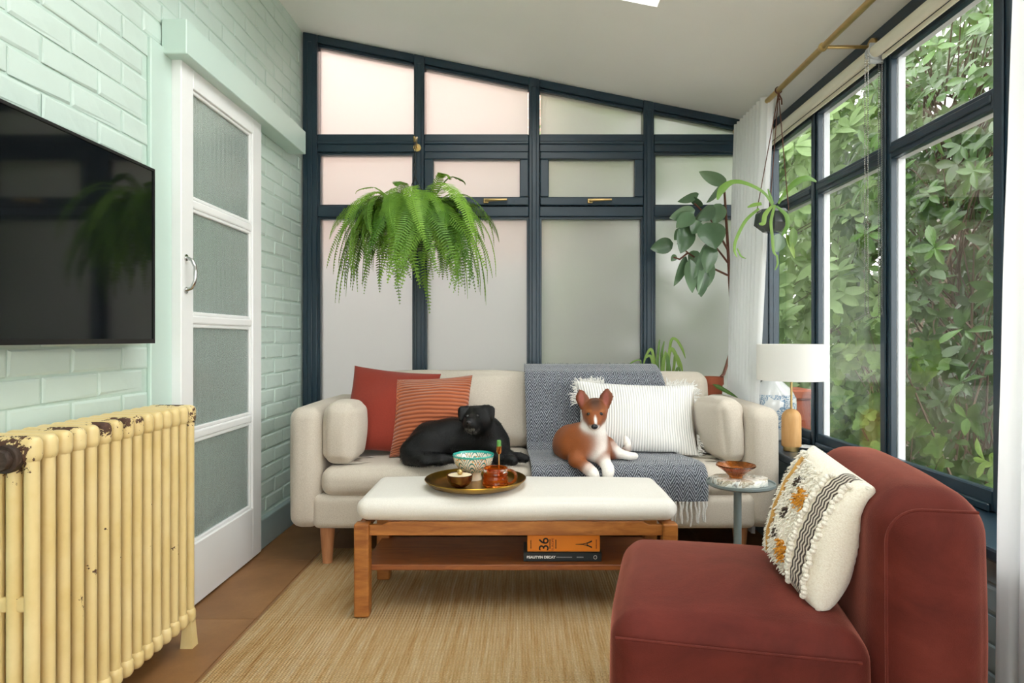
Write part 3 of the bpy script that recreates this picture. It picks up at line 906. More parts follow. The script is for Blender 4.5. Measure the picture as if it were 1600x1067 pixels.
# ---- books on the shelf
def textmesh(body, size, M4, m, parent, name='lettering', bold=0, ext=.0003):
    cu = bpy.data.curves.new(name, 'FONT'); cu.body = body; cu.size = size; cu.extrude = ext; cu.align_x = 'CENTER'; cu.align_y = 'CENTER'; cu.offset = bold
    o = bpy.data.objects.new(name, cu); COL.objects.link(o)
    dg = bpy.context.evaluated_depsgraph_get(); me = bpy.data.meshes.new_from_object(o.evaluated_get(dg))
    bpy.data.objects.remove(o); bpy.data.curves.remove(cu)
    me.transform(root_inv(parent) @ M4); me.materials.append(m)
    q = bpy.data.objects.new(name, me); COL.objects.link(q); q.parent = parent
    return q
paper = mat('page_edges', '#D9CDB4', .9, .1, 80)
def book(x0, x1, z0, z1, y0, dep, cover, label):
    t = thing('book', label, 'book', ((x0+x1)/2, y0+dep/2, z0), group='books on the coffee table shelf')
    c = MB().box(x0, x1, y0, y0+dep, z0, z0+.003).box(x0, x1, y0, y0+dep, z1-.003, z1).box(x0, x1, y0, y0+.004, z0+.003, z1-.003)
    part('cover', c, cover, t, smooth=False, bevel=.001)
    part('pages', MB().box(x0+.005, x1-.005, y0+.004, y0+dep-.005, z0+.003, z1-.003), paper, t, smooth=False)
    return t
BY = 2.335
ink = mat('black_print', '#14100E', .7, .05); wht = mat('white_print', '#E9E9E6', .7, .02); gry = mat('grey_print', '#9FA3A6', .7, .02)
red_ = mat('dark_red_print', '#9C3B18', .7, .05)
b1 = book(0, .285, .187, .221, BY, .12, mat('black_book_cloth', '#1E272B', .45, .1, 30), 'black photography book with white spine lettering under the orange book')
tM = lambda x, z, rz=0: frame(Vector((x, BY-.0006, z)), (math.cos(rz), 0, math.sin(rz)), (-math.sin(rz), 0, math.cos(rz)))
textmesh('BEAUTYIN DECAY', .0128, tM(.064, .2025), wht, b1, bold=.0006)
def printline(x0, x1, z, h, m, parent, vert=False):      # a line of print too small to read
    mb = MB(); q = x0
    while q < x1:
        w_ = r2.uniform(.0012, .0026)
        if vert: mb.box(z-h/2, z+h/2, BY-.0006, BY+.0002, q, q+w_)
        else: mb.box(q, q+w_, BY-.0006, BY+.0002, z-h/2, z+h/2)
        q += w_+.0009
    part('small_print', mb, m, parent, smooth=False)
printline(.120, .176, .2025, .0035, gry, b1); printline(.194, .218, .2025, .004, gry, b1)
part('emblem', MB().tube([(.262+.0065*math.cos(a), BY-.0008, .2025+.0065*math.sin(a)) for a in [R(40+40*k) for k in range(8)]], .0008, 6).tube([(.266, BY-.0008, .198), (.2675, BY-.0008, .2025), (.266, BY-.0008, .207)], .0008, 6), wht, b1)
b2 = book(.014, .279, .222, .284, BY+.003, .12, mat('orange_book_cloth', '#F08A1C', .5, .06, 10), 'thick orange travel book with tower on its spine lying on the black book')
BY += .003
textmesh('36', .050, tM(.076, .249, R(90)), ink, b2, bold=.0004)
textmesh('EUROPE', .0125, tM(.107, .249, R(90)), red_, b2)
for (x_, h_, m_) in ((.0965, .004, ink), (.118, .004, ink), (.027, .003, ink), (.266, .004, red_)): printline(.233, .265, x_, h_, m_, b2, True)
# little tower lying on its side: spire to the left, feet to the right
tw = MB()
def tri(pts): tw.prism([(a, b) for a, b in pts], lambda a, b, t: (a, BY-.0002-.0004*t, b))
cz = .249
tri([(.190, cz-.0008), (.218, cz-.0022), (.218, cz+.0022), (.190, cz+.0008)])
tri([(.218, cz-.0025), (.232, cz-.0055), (.232, cz-.0025), (.218, cz+.0001)]); tri([(.218, cz-.0001), (.232, cz+.0025), (.232, cz+.0055), (.218, cz+.0025)])
tri([(.231, cz-.007), (.2335, cz-.007), (.2335, cz+.007), (.231, cz+.007)])
tri([(.2335, cz-.0065), (.250, cz-.0145), (.250, cz-.0085), (.2335, cz-.002)]); tri([(.2335, cz+.002), (.250, cz+.0085), (.250, cz+.0145), (.2335, cz+.0065)])
part('tower_print', tw, ink, b2, smooth=False)

# ---- brass tray and what stands on it
TC = Vector((-.182, 2.43, TOP))
tray = MB().lathe([(0, .0015), (.150, .0015), (.168, .006), (.184, .021), (.1905, .0245), (.192, .0225), (.186, .017), (.170, .002), (.155, -.0015), (0, -.0015)], 64, TC+Vector((0, 0, .0025)))
M['oldbrass'] = mat('aged_brass', '#A9822E', .28, .35, 9, .1, 30, metal=1)
single('tray', tray, M['oldbrass'], 'round brass tray on the cream table top', 'tray', origin=TC, merge=.00005)
TZ = TOP+.0042
# patterned footed bowl
def bowlpat():
    n = NT('painted_ceramic'); tc = n.new('ShaderNodeTexCoord'); x, y_, z = n.sep(tc.outputs['Object'])
    a = n.math('ARCTAN2', y_, x); r = n.math('SQRT', n.math('ADD', n.math('MULTIPLY', x, x), n.math('MULTIPLY', y_, y_)))
    pet = n.math('ABSOLUTE', n.math('SINE', n.math('MULTIPLY', a, 5)))
    zz = n.math('DIVIDE', n.math('SUBTRACT', z, .032), .045)
    q = n.math('SUBTRACT', n.math('MULTIPLY', pet, .85), zz)
    sw = n.math('SINE', n.math('MULTIPLY', q, 16))
    c = n.ramp(n.math('MULTIPLY_ADD', sw, .5, .5), [(0, '#2E7F7A'), (.22, '#2E7F7A'), (.30, '#EFE9DB'), (.62, '#EFE9DB'), (.7, '#7A3B2C'), (.8, '#EFE9DB'), (1, '#EFE9DB')])
    vo = n.new('ShaderNodeTexVoronoi'); vo.inputs['Scale'].default_value = 75; n.link(tc.outputs['Object'], vo.inputs['Vector'])
    c = n.mix(n.math('LESS_THAN', vo.outputs['Distance'], .22), c, '#C98A3A')
    c = n.mix(n.math('GREATER_THAN', z, .0915), c, '#2FA79C')
    c = n.mix(n.math('LESS_THAN', z, .030), c, '#E6DDCB')
    n.color(c); n.set(Roughness=.15, Coat_Weight=.5)
    return n.m
bc_ = Vector((-.196, 2.50, TZ))
bowl = MB().lathe([(0, 0), (.033, 0), (.034, .006), (.030, .020), (.034, .030), (.058, .045), (.074, .068), (.0815, .097), (.0800, .0995), (.0775, .098), (.070, .072), (.055, .050), (.030, .036), (0, .033)], 48)
bw = single('patterned_bowl', bowl, bowlpat(), 'footed ceramic bowl painted with teal and white petals at the back of the tray', 'bowl', merge=.00005); bw.location = bc_
# dark shell bowl candle
cc = Vector((-.236, 2.375, TZ))
cb = thing('bowl_candle', 'dark brown shell bowl candle with a brass ball on the tray', 'candle', cc)
part('bowl', MB().lathe([(0, 0), (.020, 0), (.034, .008), (.045, .025), (.0485, .046), (.0455, .0465), (.042, .040), (0, .040)], 32, cc), mat('coconut_shell', '#4A2415', .25, .5, 25, coat=.5), cb, merge=.00005)
part('wax', MB().lathe([(0, .0445), (.044, .0445), (.0445, .040), (0, .040)], 32, cc), mat('cream_wax', '#E9D9B8', .5, .03), cb, merge=.00005)
part('ball', MB().lathe([(.0111*math.sin(a), .0553-.0111*math.cos(a)) for a in [math.pi*k/12 for k in range(13)]], 20, cc), M['brass'], cb, merge=.00005, label='small brass ball')
# amber glass mug
def amber(name, col, rough=.05):
    n = NT(name); n.b.inputs['Base Color'].default_value = lin(col); n.set(Roughness=rough, Transmission_Weight=.92, IOR=1.42)
    v = n.coord(); n.bump(n.noise(v, 40, 2), .4, .004)
    return n.m
M['amber'] = amber('amber_glass', '#F08A35')
ac = Vector((-.104, 2.375, TZ))
mg = thing('amber_mug', 'amber ribbed glass mug with handle on the tray', 'mug', ac)
pr = [(0, 0), (.040, 0), (.0475, .006)] + [(.0485-.004*(k/10)+.0012*math.sin(k*2.1), .01+.061*k/10) for k in range(11)]
pr += [(.0435, .0725), (.0415, .071)] + [(.043+.003*(1-k/6), .068-.056*k/6) for k in range(7)] + [(0, .009)]
part('cup', MB().lathe(pr, 40, ac), M['amber'], mg, merge=.00005, auto=None)
hp = [ac+Vector((.046+.030*math.sin(a), -.004, .038-.026*math.cos(a))) for a in [math.pi*k/10 for k in range(11)]]
part('handle', MB().tube(hp, .0055, 10), M['amber'], mg)
# brass candlestick with green candle
kc = Vector((-.095, 2.475, TZ))
ks = thing('candlestick', 'slim brass candlestick with a short green candle on the tray', 'candlestick', kc)
part('base', MB().lathe([(0, 0), (.030, 0), (.030, .004), (.006, .008), (.004, .012), (0, .012)], 28, kc), M['brass'], ks, merge=.00005)
part('stem', MB().cyl(kc+Vector((0, 0, .008)), kc+Vector((0, 0, .108)), .0028, 10), M['brass'], ks)
part('cup', MB().lathe([(0, .104), (.007, .105), (.0105, .113), (.0105, .134), (.0088, .134), (.0088, .114), (0, .114)], 20, kc), mat('copper_brass', '#C0793F', .25, .1, metal=1), ks, merge=.00005)
cd = part('candle', MB().lathe([(0, .115), (.0085, .115), (.0085, .155), (.006, .1575), (0, .1565)], 18, kc), mat('green_wax', '#5E9A4C', .45, .05), ks, merge=.00005, label='short green candle')
part('wick', MB().cyl(kc+Vector((0, 0, .156)), kc+Vector((.001, 0, .162)), .0008, 6), M['dark'], cd)

# ---- side table
sc_ = Vector((.828, 2.44, 0)); ST = .452
greymetal = mat('grey_powder_coat', '#7F8B8C', .4, .04, 10)
st = thing('side_table', 'small round grey metal side table beside the sofa arm', 'table', (sc_.x, sc_.y, 0))
part('top', MB().lathe([(0, ST-.012), (.118, ST-.012), (.126, ST-.006), (.127, ST+.003), (.1235, ST+.003), (.1225, ST-.003), (0, ST-.003)], 56, sc_), greymetal, st, merge=.00005)
part('column', MB().cyl((sc_.x-.012, sc_.y, .02), (sc_.x-.012, sc_.y, ST-.01), .0145, 20), greymetal, st)
part('base', MB().lathe([(0, .0145), (.11, .0145), (.11, .0205), (.02, .0265), (0, .0265)], 40, sc_), greymetal, st, merge=.00005)
def agate():
    n = NT('agate_slice'); v = n.coord(); a = n.noise(v, 9, 4, .6, 1.5)
    w_ = n.math('FRACT', n.math('MULTIPLY', a, 4))
    c = n.ramp(w_, [(.0, '#E4E1D8'), (.3, '#BFC4C0'), (.45, '#6E6152'), (.55, '#D9D2C2'), (.75, '#9A8C72'), (.9, '#EDEAE2')])
    n.color(c); n.set(Roughness=.12, Coat_Weight=.6)
    return n.m
ag = agate()
mb = MB(); N = 48; ring0 = []; rg = random.Random(3)
for k in range(N):
    a = 2*math.pi*k/N
    ring0.append((.108*(1+.05*math.sin(3*a+1)+.03*math.sin(7*a))*math.cos(a), .088*(1+.06*math.sin(2*a+2)+.03*math.sin(9*a))*math.sin(a)))
mb.prism(ring0, lambda a, b, t: (sc_.x-.008+a*(1-.03*t), sc_.y-.008+b*(1-.03*t), ST-.002+.022*t))
single('agate_slab', mb, ag, 'polished grey agate stone slab on the side table', 'stone slab', origin=(sc_.x, sc_.y, ST-.002), bevel=.002, seg=2)
gb = Vector((sc_.x-.02, sc_.y-.005, ST+.0205))
pr = [(0, 0), (.024, 0), (.026, .006), (.038, .018), (.060, .034), (.074, .044), (.073, .049), (.070, .047), (.055, .036), (.035, .021), (.015, .012), (0, .011)]
gbm = MB().lathe(pr, 24, gb)
single('glass_bowl', gbm, amber('smoky_amber_glass', '#C0712A', .06), 'wide brown amber glass bowl on the agate slab', 'bowl', origin=gb, merge=.00005, auto=25)

# ---- red velvet slipper chair
def velvet():
    n = NT('rust_red_velvet'); v = n.coord(); a = n.noise(v, 5, 5, .65, .6); b = n.noise(v, 400, 2)
    n.color(n.ramp(a, [(.3, '#4F1C16'), (.55, '#61251D'), (.75, '#703026')]))
    n.set(Roughness=.75, Sheen_Weight=.85, Sheen_Roughness=.32, Specular_IOR_Level=.2)
    n.b.inputs['Sheen Tint'].default_value = lin('#D98A78')
    n.bump(n.math('ADD', b, n.math('MULTIPLY', a, 2)), .25, .003)
    return n.m
M['velvet'] = velvet()
CW, CD, CS = .60, .735, .525             # width (away from the camera), depth, seat depth
ch = thing('slipper_chair', 'armless rust red velvet slipper chair in the foreground', 'chair', (.183, 1.36, 0), R(-12))
def loc(mb, name, m, **kw): return part(name, mb, m, ch, world=False, **kw)
seat = MB().softbox((0, 0, .055), (CS-.004, CW, .405), .06, 12, (.012, .006, .028), .004, 4, 3)
loc(seat, 'seat', M['velvet'], merge=.0002, auto=None)
back = MB().softbox((CS, -.008, .05), (CD, CW+.008, .70), .085, 14, (.010, .010, .012), .004, 4, 8)
loc(back, 'backrest', M['velvet'], merge=.0002, auto=None)
pip = MB(); pts = []
for k in range(25):
    t = k/24; pts.append((.012+t*(CS-.045), -.0045-.006*(1-(2*t-1)**2)*.5, .368-.004*t))
pip.tube(pts, .003, 6)
loc(pip, 'piping', M['velvet'])
pb = MB(); pts = [(CS+.012, -.004, .06)]
for k in range(9):
    a = R(180-90*k/8); pts.append((CS+.075+.065*math.cos(a), -.0035, .605+.065*math.sin(a)))
pts.append((CD-.04, -.0035, .670))
pb.tube(pts, .003, 6)
loc(pb, 'piping', M['velvet'])
for (x, y_) in ((.06, .06), (.06, CW-.06), (CD-.07, .06), (CD-.07, CW-.06)):
    loc(MB().cyl((x, y_, .0145), (x, y_, .07), .022, 14), 'foot', M['black'])

# ---- tufted cushion on the chair
def tuftpat():
    n = NT('cream_tufted_cloth'); tc = n.new('ShaderNodeTexCoord'); x, y_, z = n.sep(tc.outputs['Object'])
    tri = n.math('PINGPONG', n.math('MULTIPLY', y_, 34), .5)
    s_ = n.math('SINE', n.math('MULTIPLY', n.math('ADD', x, n.math('MULTIPLY', tri, .013)), 2*math.pi/.0125))
    inb = n.math('MULTIPLY', n.math('GREATER_THAN', x, .088), n.math('LESS_THAN', x, .148))
    front = n.math('GREATER_THAN', z, .002)
    chev = n.mix(n.math('GREATER_THAN', s_, .1), '#3B2E29', '#CFC4B4')
    c = n.mix(n.math('MULTIPLY', inb, front), n.ramp(n.noise(tc.outputs['Object'], 200, 2), [(.3, '#E6DCCB'), (.6, '#F1EADC')]), chev)
    n.color(c); n.set(Roughness=.95, Sheen_Weight=.2)
    n.bump(n.noise(tc.outputs['Object'], 240, 3), .5, .003)
    return n.m
# the cushion's own frame: x towards the camera, y up, z = its face
cM = frame(Vector((.690, 1.505, .565)), (-.04, -.985, -.12), (.30, -.10, .93))
tcu = thing('tufted_cushion', 'cream tufted cushion with ochre and brown pattern on the red chair', 'cushion', (0, 0, 0))
tcu.matrix_basis = cM @ Matrix.Scale(.76, 4)
tm = MB().pillow(.40, .40, .19, 26, seed=33, wr=.012, pw=.38, pinch=.02)
part('cover', tm, tuftpat(), tcu, world=False, merge=.0004, auto=None)
def surf(x, y_):
    u, v = x/.20, y_/.20
    return .095*max(0, (1-u*u)*(1-v*v))**.38
def blob(mb, x, y_, r, hgt=1.0):
    z = surf(x, y_)
    b = len(mb.v)
    mb.lathe([(r*math.sin(a), -r*hgt*math.cos(a)) for a in [math.pi*k/5 for k in range(6)]], 7, (x, y_, z+r*.5))
braid = MB()
for xx in (.078, .158):
    k = -.175
    while k < .178:
        blob(braid, xx + .004*math.sin(k*150), k, .0095); k += .0125
part('braid', braid, M['tuft'], tcu, world=False, kind='stuff')
def tufts(lst, m, nm):
    mb = MB()
    for (x0, x1, y0, y1, n_, L) in lst:
        for i in range(n_):
            x = r2.uniform(x0, x1); y_ = r2.uniform(y0, y1); z = surf(x, y_)
            d = Vector((r2.uniform(-.7, .7), r2.uniform(-.9, .4), r2.uniform(.4, 1))).normalized()*L*r2.uniform(.6, 1.2)
            mb.tube([(x, y_, z-.002), Vector((x, y_, z))+d*.6, Vector((x, y_, z))+d+Vector((0, -.005, 0))], [.0024, .0026, .0012], 4)
    part(nm, mb, m, tcu, world=False, kind='stuff')
tufts([(-.19, -.12, -.18, .18, 620, .016), (-.10, .07, -.17, .17, 700, .011)], M['tuft'], 'wool_tuft')
tufts([(-.165, -.145, -.13, .15, 70, .015), (-.05, -.01, .09, .12, 26, .013), (-.06, -.02, -.09, -.06, 26, .013), (-.03, 0, -.02, .02, 14, .013)], M['tuftd'], 'brown_tuft')
tufts([(.005, .06, .045, .10, 75, .018), (.005, .06, -.13, -.075, 75, .018)], M['tufto'], 'ochre_tuft')
st_ = MB(); st_.tube([(-.105+.004*math.sin(k), -.165+.33*k/24, surf(-.105, -.165+.33*k/24)+.007) for k in range(25)], .0065, 7)
part('ochre_stripe', st_, mat('gold_braid', '#C79A55', .9, .2, 60, .8, 200), tcu, world=False)
mb = MB()
for e in range(4):
    for i in range(26):
        t = -.19+.38*i/25
        x, y_ = ((-.19, t), (t, .19), (t, -.19), (.19, t))[e]
        if e == 3: continue
        x *= 1-.02*(1-(y_/.2)**2)*(1 if e == 0 else 0); y_ *= 1-.02*(1-(x/.2)**2)*(1 if e in (1, 2) else 0)
        mb.lathe([(.009*math.sin(a), -.009*math.cos(a)) for a in [math.pi*k/4 for k in range(5)]], 6, (x+r2.uniform(-.003, .003), y_+r2.uniform(-.003, .003), .004+r2.uniform(-.004, .008)))
part('edge_tuft', mb, M['tuft'], tcu, world=False, kind='stuff')

# ---- lamp and vase on the sill
lc = Vector((1.245, 2.975, SILL))
lamp = thing('table_lamp', 'table lamp with white drum shade and wooden dome base on the sill', 'lamp', lc)
part('foot', MB().lathe([(0, 0), (.036, 0), (.036, .022), (0, .022)], 32, lc), M['brass'], lamp, merge=.00005, bevel=.001)
part('base', MB().lathe([(0, .022), (.043, .022)] + [(.0435, .026), (.0435, .15)] + [(.0435*math.cos(R(a)), .15+.045*math.sin(R(a))) for a in (15, 30, 45, 60, 75)] + [(0, .195)], 36, lc), M['lampwood'], lamp, merge=.00005)
part('stem', MB().cyl(lc+Vector((0, 0, .19)), lc+Vector((0, 0, .40)), .005, 10), M['brass'], lamp)
sh = NT('white_lampshade'); sh.b.inputs['Base Color'].default_value = lin('#F4F3F0'); sh.set(Roughness=.9, Transmission_Weight=0.0)
tl = sh.new('ShaderNodeBsdfTranslucent'); tl.inputs[0].default_value = (.9, .89, .86, 1); mx = sh.new('ShaderNodeMixShader'); mx.inputs[0].default_value = .3
sh.link(sh.b.outputs[0], mx.inputs[1]); sh.link(tl.outputs[0], mx.inputs[2]); sh.link(mx.outputs[0], sh.out.inputs[0])
part('shade', MB().lathe([(.151, .328), (.153, .328), (.153, .494), (.151, .494), (.151, .328)], 56, lc), sh.m, lamp, merge=.00005, auto=40)
part('spider', MB().tube([lc+Vector((-.151, 0, .44)), lc+Vector((.151, 0, .44))], .002, 6).tube([lc+Vector((0, -.151, .44)), lc+Vector((0, .151, .44))], .002, 6), M['brass'], lamp)
def delft():
    n = NT('blue_white_porcelain'); v = n.coord(); a = n.noise(v, 11, 4, .6, 2.5)
    b = n.math('PINGPONG', n.math('MULTIPLY', a, 9), .5)
    x, y_, z = n.sep(v)
    band = n.math('MULTIPLY', n.math('GREATER_THAN', z, .06), n.math('LESS_THAN', z, .235))
    msk = n.math('MULTIPLY', n.math('GREATER_THAN', n.noise(v, 7, 2), .40), band)
    col = n.ramp(b, [(.0, '#5F88B0'), (.18, '#8FB0CE'), (.3, '#EAEFF4'), (1, '#F2F4F6')])
    n.color(n.mix(msk, '#F1F3F5', col)); n.set(Roughness=.12, Coat_Weight=.6)
    return n.m
vc = Vector((1.290, 3.32, SILL))
vs_ = MB().lathe([(0, 0), (.072, 0), (.078, .01), (.098, .08), (.118, .16), (.116, .215), (.092, .262), (.050, .298), (.036, .325), (.038, .352), (.050, .372), (.047, .375), (.034, .352), (.030, .325), (0, .31)], 48)
vo = single('porcelain_vase', vs_, delft(), 'blue and white porcelain vase behind the lamp on the sill', 'vase', merge=.00005, auto=None); vo.location = vc
single('saucer', MB().lathe([(0, 0), (.03, 0), (.045, .006), (.044, .008), (.028, .003), (0, .003)], 28, (1.345, 3.045, SILL)), M['white'], 'tiny white dish on the sill next to the lamp foot', 'dish', origin=(1.345, 3.045, SILL), merge=.00005)

# ---- curtain rail, curtains
RXX, RZZ = 1.197, 2.166
rod = thing('curtain_rod', 'brass curtain rod on brackets above the garden windows', 'curtain rod', (RXX, 1.5, RZZ))
part('rod', MB().cyl((RXX, YF+.3, RZZ), (RXX, 3.60, RZZ), .0125, 16), M['brass'], rod)
for yb in (3.605, 2.56, 1.78, 0.0):
    br = part('bracket', MB().cyl((RXX, yb, RZZ), (1.40, yb, RZZ), .007, 12).lathe([(.018*math.sin(a), -.018*math.cos(a)) for a in [math.pi*k/10 for k in range(11)]], 16, (RXX, yb, RZZ)), M['brass'], rod)
    part('flange', MB().cyl((1.388, yb, RZZ), (1.401, yb, RZZ), .034, 28), M['brass'], br, bevel=.002)
def sheer():
    n = NT('white_sheer_cotton'); v = n.coord()
    tl = n.new('ShaderNodeBsdfTranslucent'); tl.inputs[0].default_value = (.92, .93, .94, 1)
    n.b.inputs['Base Color'].default_value = (.88, .885, .89, 1); n.set(Roughness=.9)
    tp = n.new('ShaderNodeBsdfTransparent')
    m1 = n.new('ShaderNodeMixShader'); m1.inputs[0].default_value = .45
    n.link(n.b.outputs[0], m1.inputs[1]); n.link(tl.outputs[0], m1.inputs[2])
    m2 = n.new('ShaderNodeMixShader'); m2.inputs[0].default_value = .06
    n.link(m1.outputs[0], m2.inputs[1]); n.link(tp.outputs[0], m2.inputs[2]); n.link(m2.outputs[0], n.out.inputs[0])
    n.bump(n.noise(v, 500, 2), .2, .001)
    return n.m
M['sheer'] = sheer()
def curtain(ya, yb, yla, ylb, xb, folds, label, z0=.03, amp=(.022, .02), ph=0):
    def fn(u, v):
        z = z0 + (RZZ+.02-z0)*v
        y_ = (ya + (yb-ya)*u)*v + (yla + (ylb-yla)*u)*(1-v)
        k = u*folds*2*math.pi + ph + .35*math.sin(v*3+u*5)
        am = amp[0]*(v) + amp[1]*(1-v)
        x = RXX*v**1.5 + xb*(1-v**1.5) + am*math.sin(k) + .004*math.sin(3*k+v*4)
        return (x, y_+.012*math.cos(k)*(1-.4*v), z)
    mb = MB().grid(fn, folds*14, 34)
    return single('curtain', mb, M['sheer'], label, 'curtain', 'sheer curtains on the brass rod', origin=(xb, (ya+yb)/2, z0), auto=None)
curtain(3.12, 3.565, 3.175, 3.565, 1.143, 9, 'white sheer curtain gathered in the corner behind the lamp', amp=(.028, .009))
curtain(.60, 1.56, .62, 1.535, 1.135, 13, 'white sheer curtain at the right edge behind the red chair', amp=(.022, .02), z0=.03, ph=2.0)

# ---- roller blinds
M['blind'] = mat('cream_blind_cloth', '#E9E4D2', .8, .02, 4)
for (y0, y1, lab) in ((2.505, 3.64, 'rolled up cream roller blind over the far garden window'), (.9, 2.475, 'rolled up cream roller blind over the near garden window')):
    bl = thing('roller_blind', lab, 'blind', (1.365, (y0+y1)/2, 2.11), group='roller blinds')
    part('roll', MB().cyl((1.362, y0, 2.112), (1.362, y1, 2.112), .0235, 20), M['blind'], bl)
    part('hem_bar', MB().box(1.380, 1.386, y0+.01, y1-.01, 2.075, 2.092), M['blind'], bl, smooth=False)
    yb = y0 if y0 > 2 else y1
    s_ = 1 if y0 > 2 else -1
    part('bracket', MB().cyl((1.362, yb, 2.112), (1.362, yb-.012*s_, 2.112), .029, 24).box(1.345, 1.40, yb-.012*s_-.002, yb-.012*s_+.002, 2.07, 2.15), M['outer'], bl, bevel=.002)
    ch_ = MB()
    for xx in (1.335, 1.389):
        zz = 2.105
        while zz > 1.10:
            ch_.lathe([(0, -.0032), (.0032, 0), (0, .0032)], 6, (xx+.002*math.sin(zz*3), yb-.004*s_, zz)); zz -= .0088
        ch_.cyl((xx, yb-.004*s_, 2.105), (xx, yb-.004*s_, 1.10), .0008, 4)
    a0 = [(1.362+.027*math.cos(R(a)), yb-.004*s_, 1.10+.02*math.sin(R(a))) for a in range(180, 361, 20)]
    for p in a0: ch_.lathe([(0, -.0032), (.0032, 0), (0, .0032)], 6, p)
    part('bead_chain', ch_, M['chrome'], bl)
# ================================================================== the dogs
class Body:
    """smooth blend of tapered capsules and ellipsoids, turned into one continuous skin"""
    def __init__(s): s.p = []; s.paint = []
    def cap(s, pts, rr, col, sq=None):
        for i in range(len(pts)-1):
            s.p.append(('c', np.array(pts[i], float), np.array(pts[i+1], float), rr[i], rr[i+1], np.array(lin(col)[:3]), sq))
    def ell(s, c, r, col, rot=None):
        m = np.array((rot or Matrix.Identity(3)), float)
        s.p.append(('e', np.array(c, float), np.array(r, float), m, None, np.array(lin(col)[:3]), None))
    def dab(s, c, r, col, soft=.35): s.paint.append((np.array(c, float), np.array(r if hasattr(r, '__len__') else (r,)*3, float), np.array(lin(col)[:3]), soft))
    @staticmethod
    def _d(pr, q):
        k, a, b, ra, rb, col, sq = pr
        if k == 'c':
            if sq is not None:
                n, f = np.array(sq[0], float), sq[1]; n = n/np.linalg.norm(n)
                q = q + np.outer((q-a) @ n, n)*(1/f-1)
            ab = b-a; t = np.clip(((q-a) @ ab)/max(1e-12, ab @ ab), 0, 1)
            d = np.linalg.norm(q-(a+t[:, None]*ab), axis=1)-(ra+(rb-ra)*t)
            return d*(sq[1]*.6+.4) if sq is not None else d
        c, r, m = a, b, ra
        l = (q-c) @ m
        k0 = np.linalg.norm(l/r, axis=1); k1 = np.linalg.norm(l/(r*r), axis=1)
        return k0*(k0-1)/np.maximum(k1, 1e-9)
    def sdf(s, q, k=.010):
        D = np.stack([s._d(p, q) for p in s.p])
        mn = D.min(0)
        return mn - k*np.log(np.exp(-(D-mn)/k).sum(0)), D
    def build(s, name, vox=.0045, floor=None, gap=.002):
        bm = bmesh.new()
        for (k, a, b, ra, rb, col, sq) in s.p:
            if k == 'c':
                L = np.linalg.norm(b-a); st = max(2, int(L/max(.004, min(ra, rb)*.5))+1)
                for i in range(st+1):
                    t = i/st; c = a+(b-a)*t; r = ra+(rb-ra)*t
                    Mx = Matrix.Translation(Vector(c))
                    g = bmesh.ops.create_icosphere(bm, subdivisions=2, radius=r, matrix=Matrix.Identity(4))
                    n = None
                    if sq is not None: n = Vector(sq[0]).normalized()
                    for v in g['verts']:
                        if n is not None: v.co -= n*(v.co.dot(n)*(1-sq[1]))
                        v.co += Vector(c)
            else:
                g = bmesh.ops.create_icosphere(bm, subdivisions=3, radius=1)
                for v in g['verts']:
                    l = np.array(v.co)*b
                    v.co = Vector(a + ra @ l)
        me = bpy.data.meshes.new(name); bm.to_mesh(me); bm.free()
        o = bpy.data.objects.new(name, me); COL.objects.link(o)
        m = o.modifiers.new('r', 'REMESH'); m.mode = 'VOXEL'; m.voxel_size = vox
        dg = bpy.context.evaluated_depsgraph_get()
        out = bpy.data.meshes.new_from_object(o.evaluated_get(dg))
        bpy.data.objects.remove(o); bpy.data.meshes.remove(me)
        n = len(out.vertices); q = np.empty(n*3); out.vertices.foreach_get('co', q); q = q.reshape(-1, 3)
        e = 1e-4
        for it in range(4):
            d, _ = s.sdf(q)
            g = np.stack([(s.sdf(q+np.eye(3)[i]*e)[0]-s.sdf(q-np.eye(3)[i]*e)[0])/(2*e) for i in range(3)], 1)
            gl = np.maximum(np.linalg.norm(g, axis=1), .35)
            q = q - g*(np.clip(d, -.01, .01)/gl**2)[:, None]*.8
        # light smoothing
        ed = np.empty(len(out.edges)*2, int); out.edges.foreach_get('vertices', ed); ed = ed.reshape(-1, 2)
        for it in range(6):
            acc = np.zeros_like(q); cnt = np.zeros(n)
            np.add.at(acc, ed[:, 0], q[ed[:, 1]]); np.add.at(acc, ed[:, 1], q[ed[:, 0]])
            np.add.at(cnt, ed[:, 0], 1); np.add.at(cnt, ed[:, 1], 1)
            q = q + .5*(acc/cnt[:, None]-q)
        if floor is not None:                     # the body rests on what carries it
            dn = Vector((0, 0, -1)); bk_ = Vector((0, 1, 0))
            for i in range(n):
                v = Vector(q[i])
                if v.y > 2.735: v = pressed(v, dn, floor, gap, .10)
                else: v = pressed(v, bk_, floor, gap, .06)
                q[i] = v
        out.vertices.foreach_set('co', q.ravel()); out.update()
        _, D = s.sdf(q)
        W = np.exp(-(D-D.min(0))/.004); W /= W.sum(0)
        C = W.T @ np.stack([p[5] for p in s.p])
        for (c, r, col, soft) in s.paint:
            t = np.linalg.norm((q-c)/r, axis=1)
            w_ = np.clip((1-t)/soft+.5, 0, 1)[:, None]
            C = C*(1-w_)+col*w_
        at = out.color_attributes.new('Coat', 'FLOAT_COLOR', 'POINT')
        at.data.foreach_set('color', np.concatenate([C, np.ones((n, 1))], 1).ravel())
        out.polygons.foreach_set('use_smooth', [True]*len(out.polygons))
        nr = np.empty(n*3); out.vertices.foreach_get('normal', nr)
        from mathutils.bvhtree import BVHTree
        s.tree = BVHTree.FromPolygons([Vector(v) for v in q], [tuple(f.vertices) for f in out.polygons])
        return out, q, nr.reshape(-1, 3), C
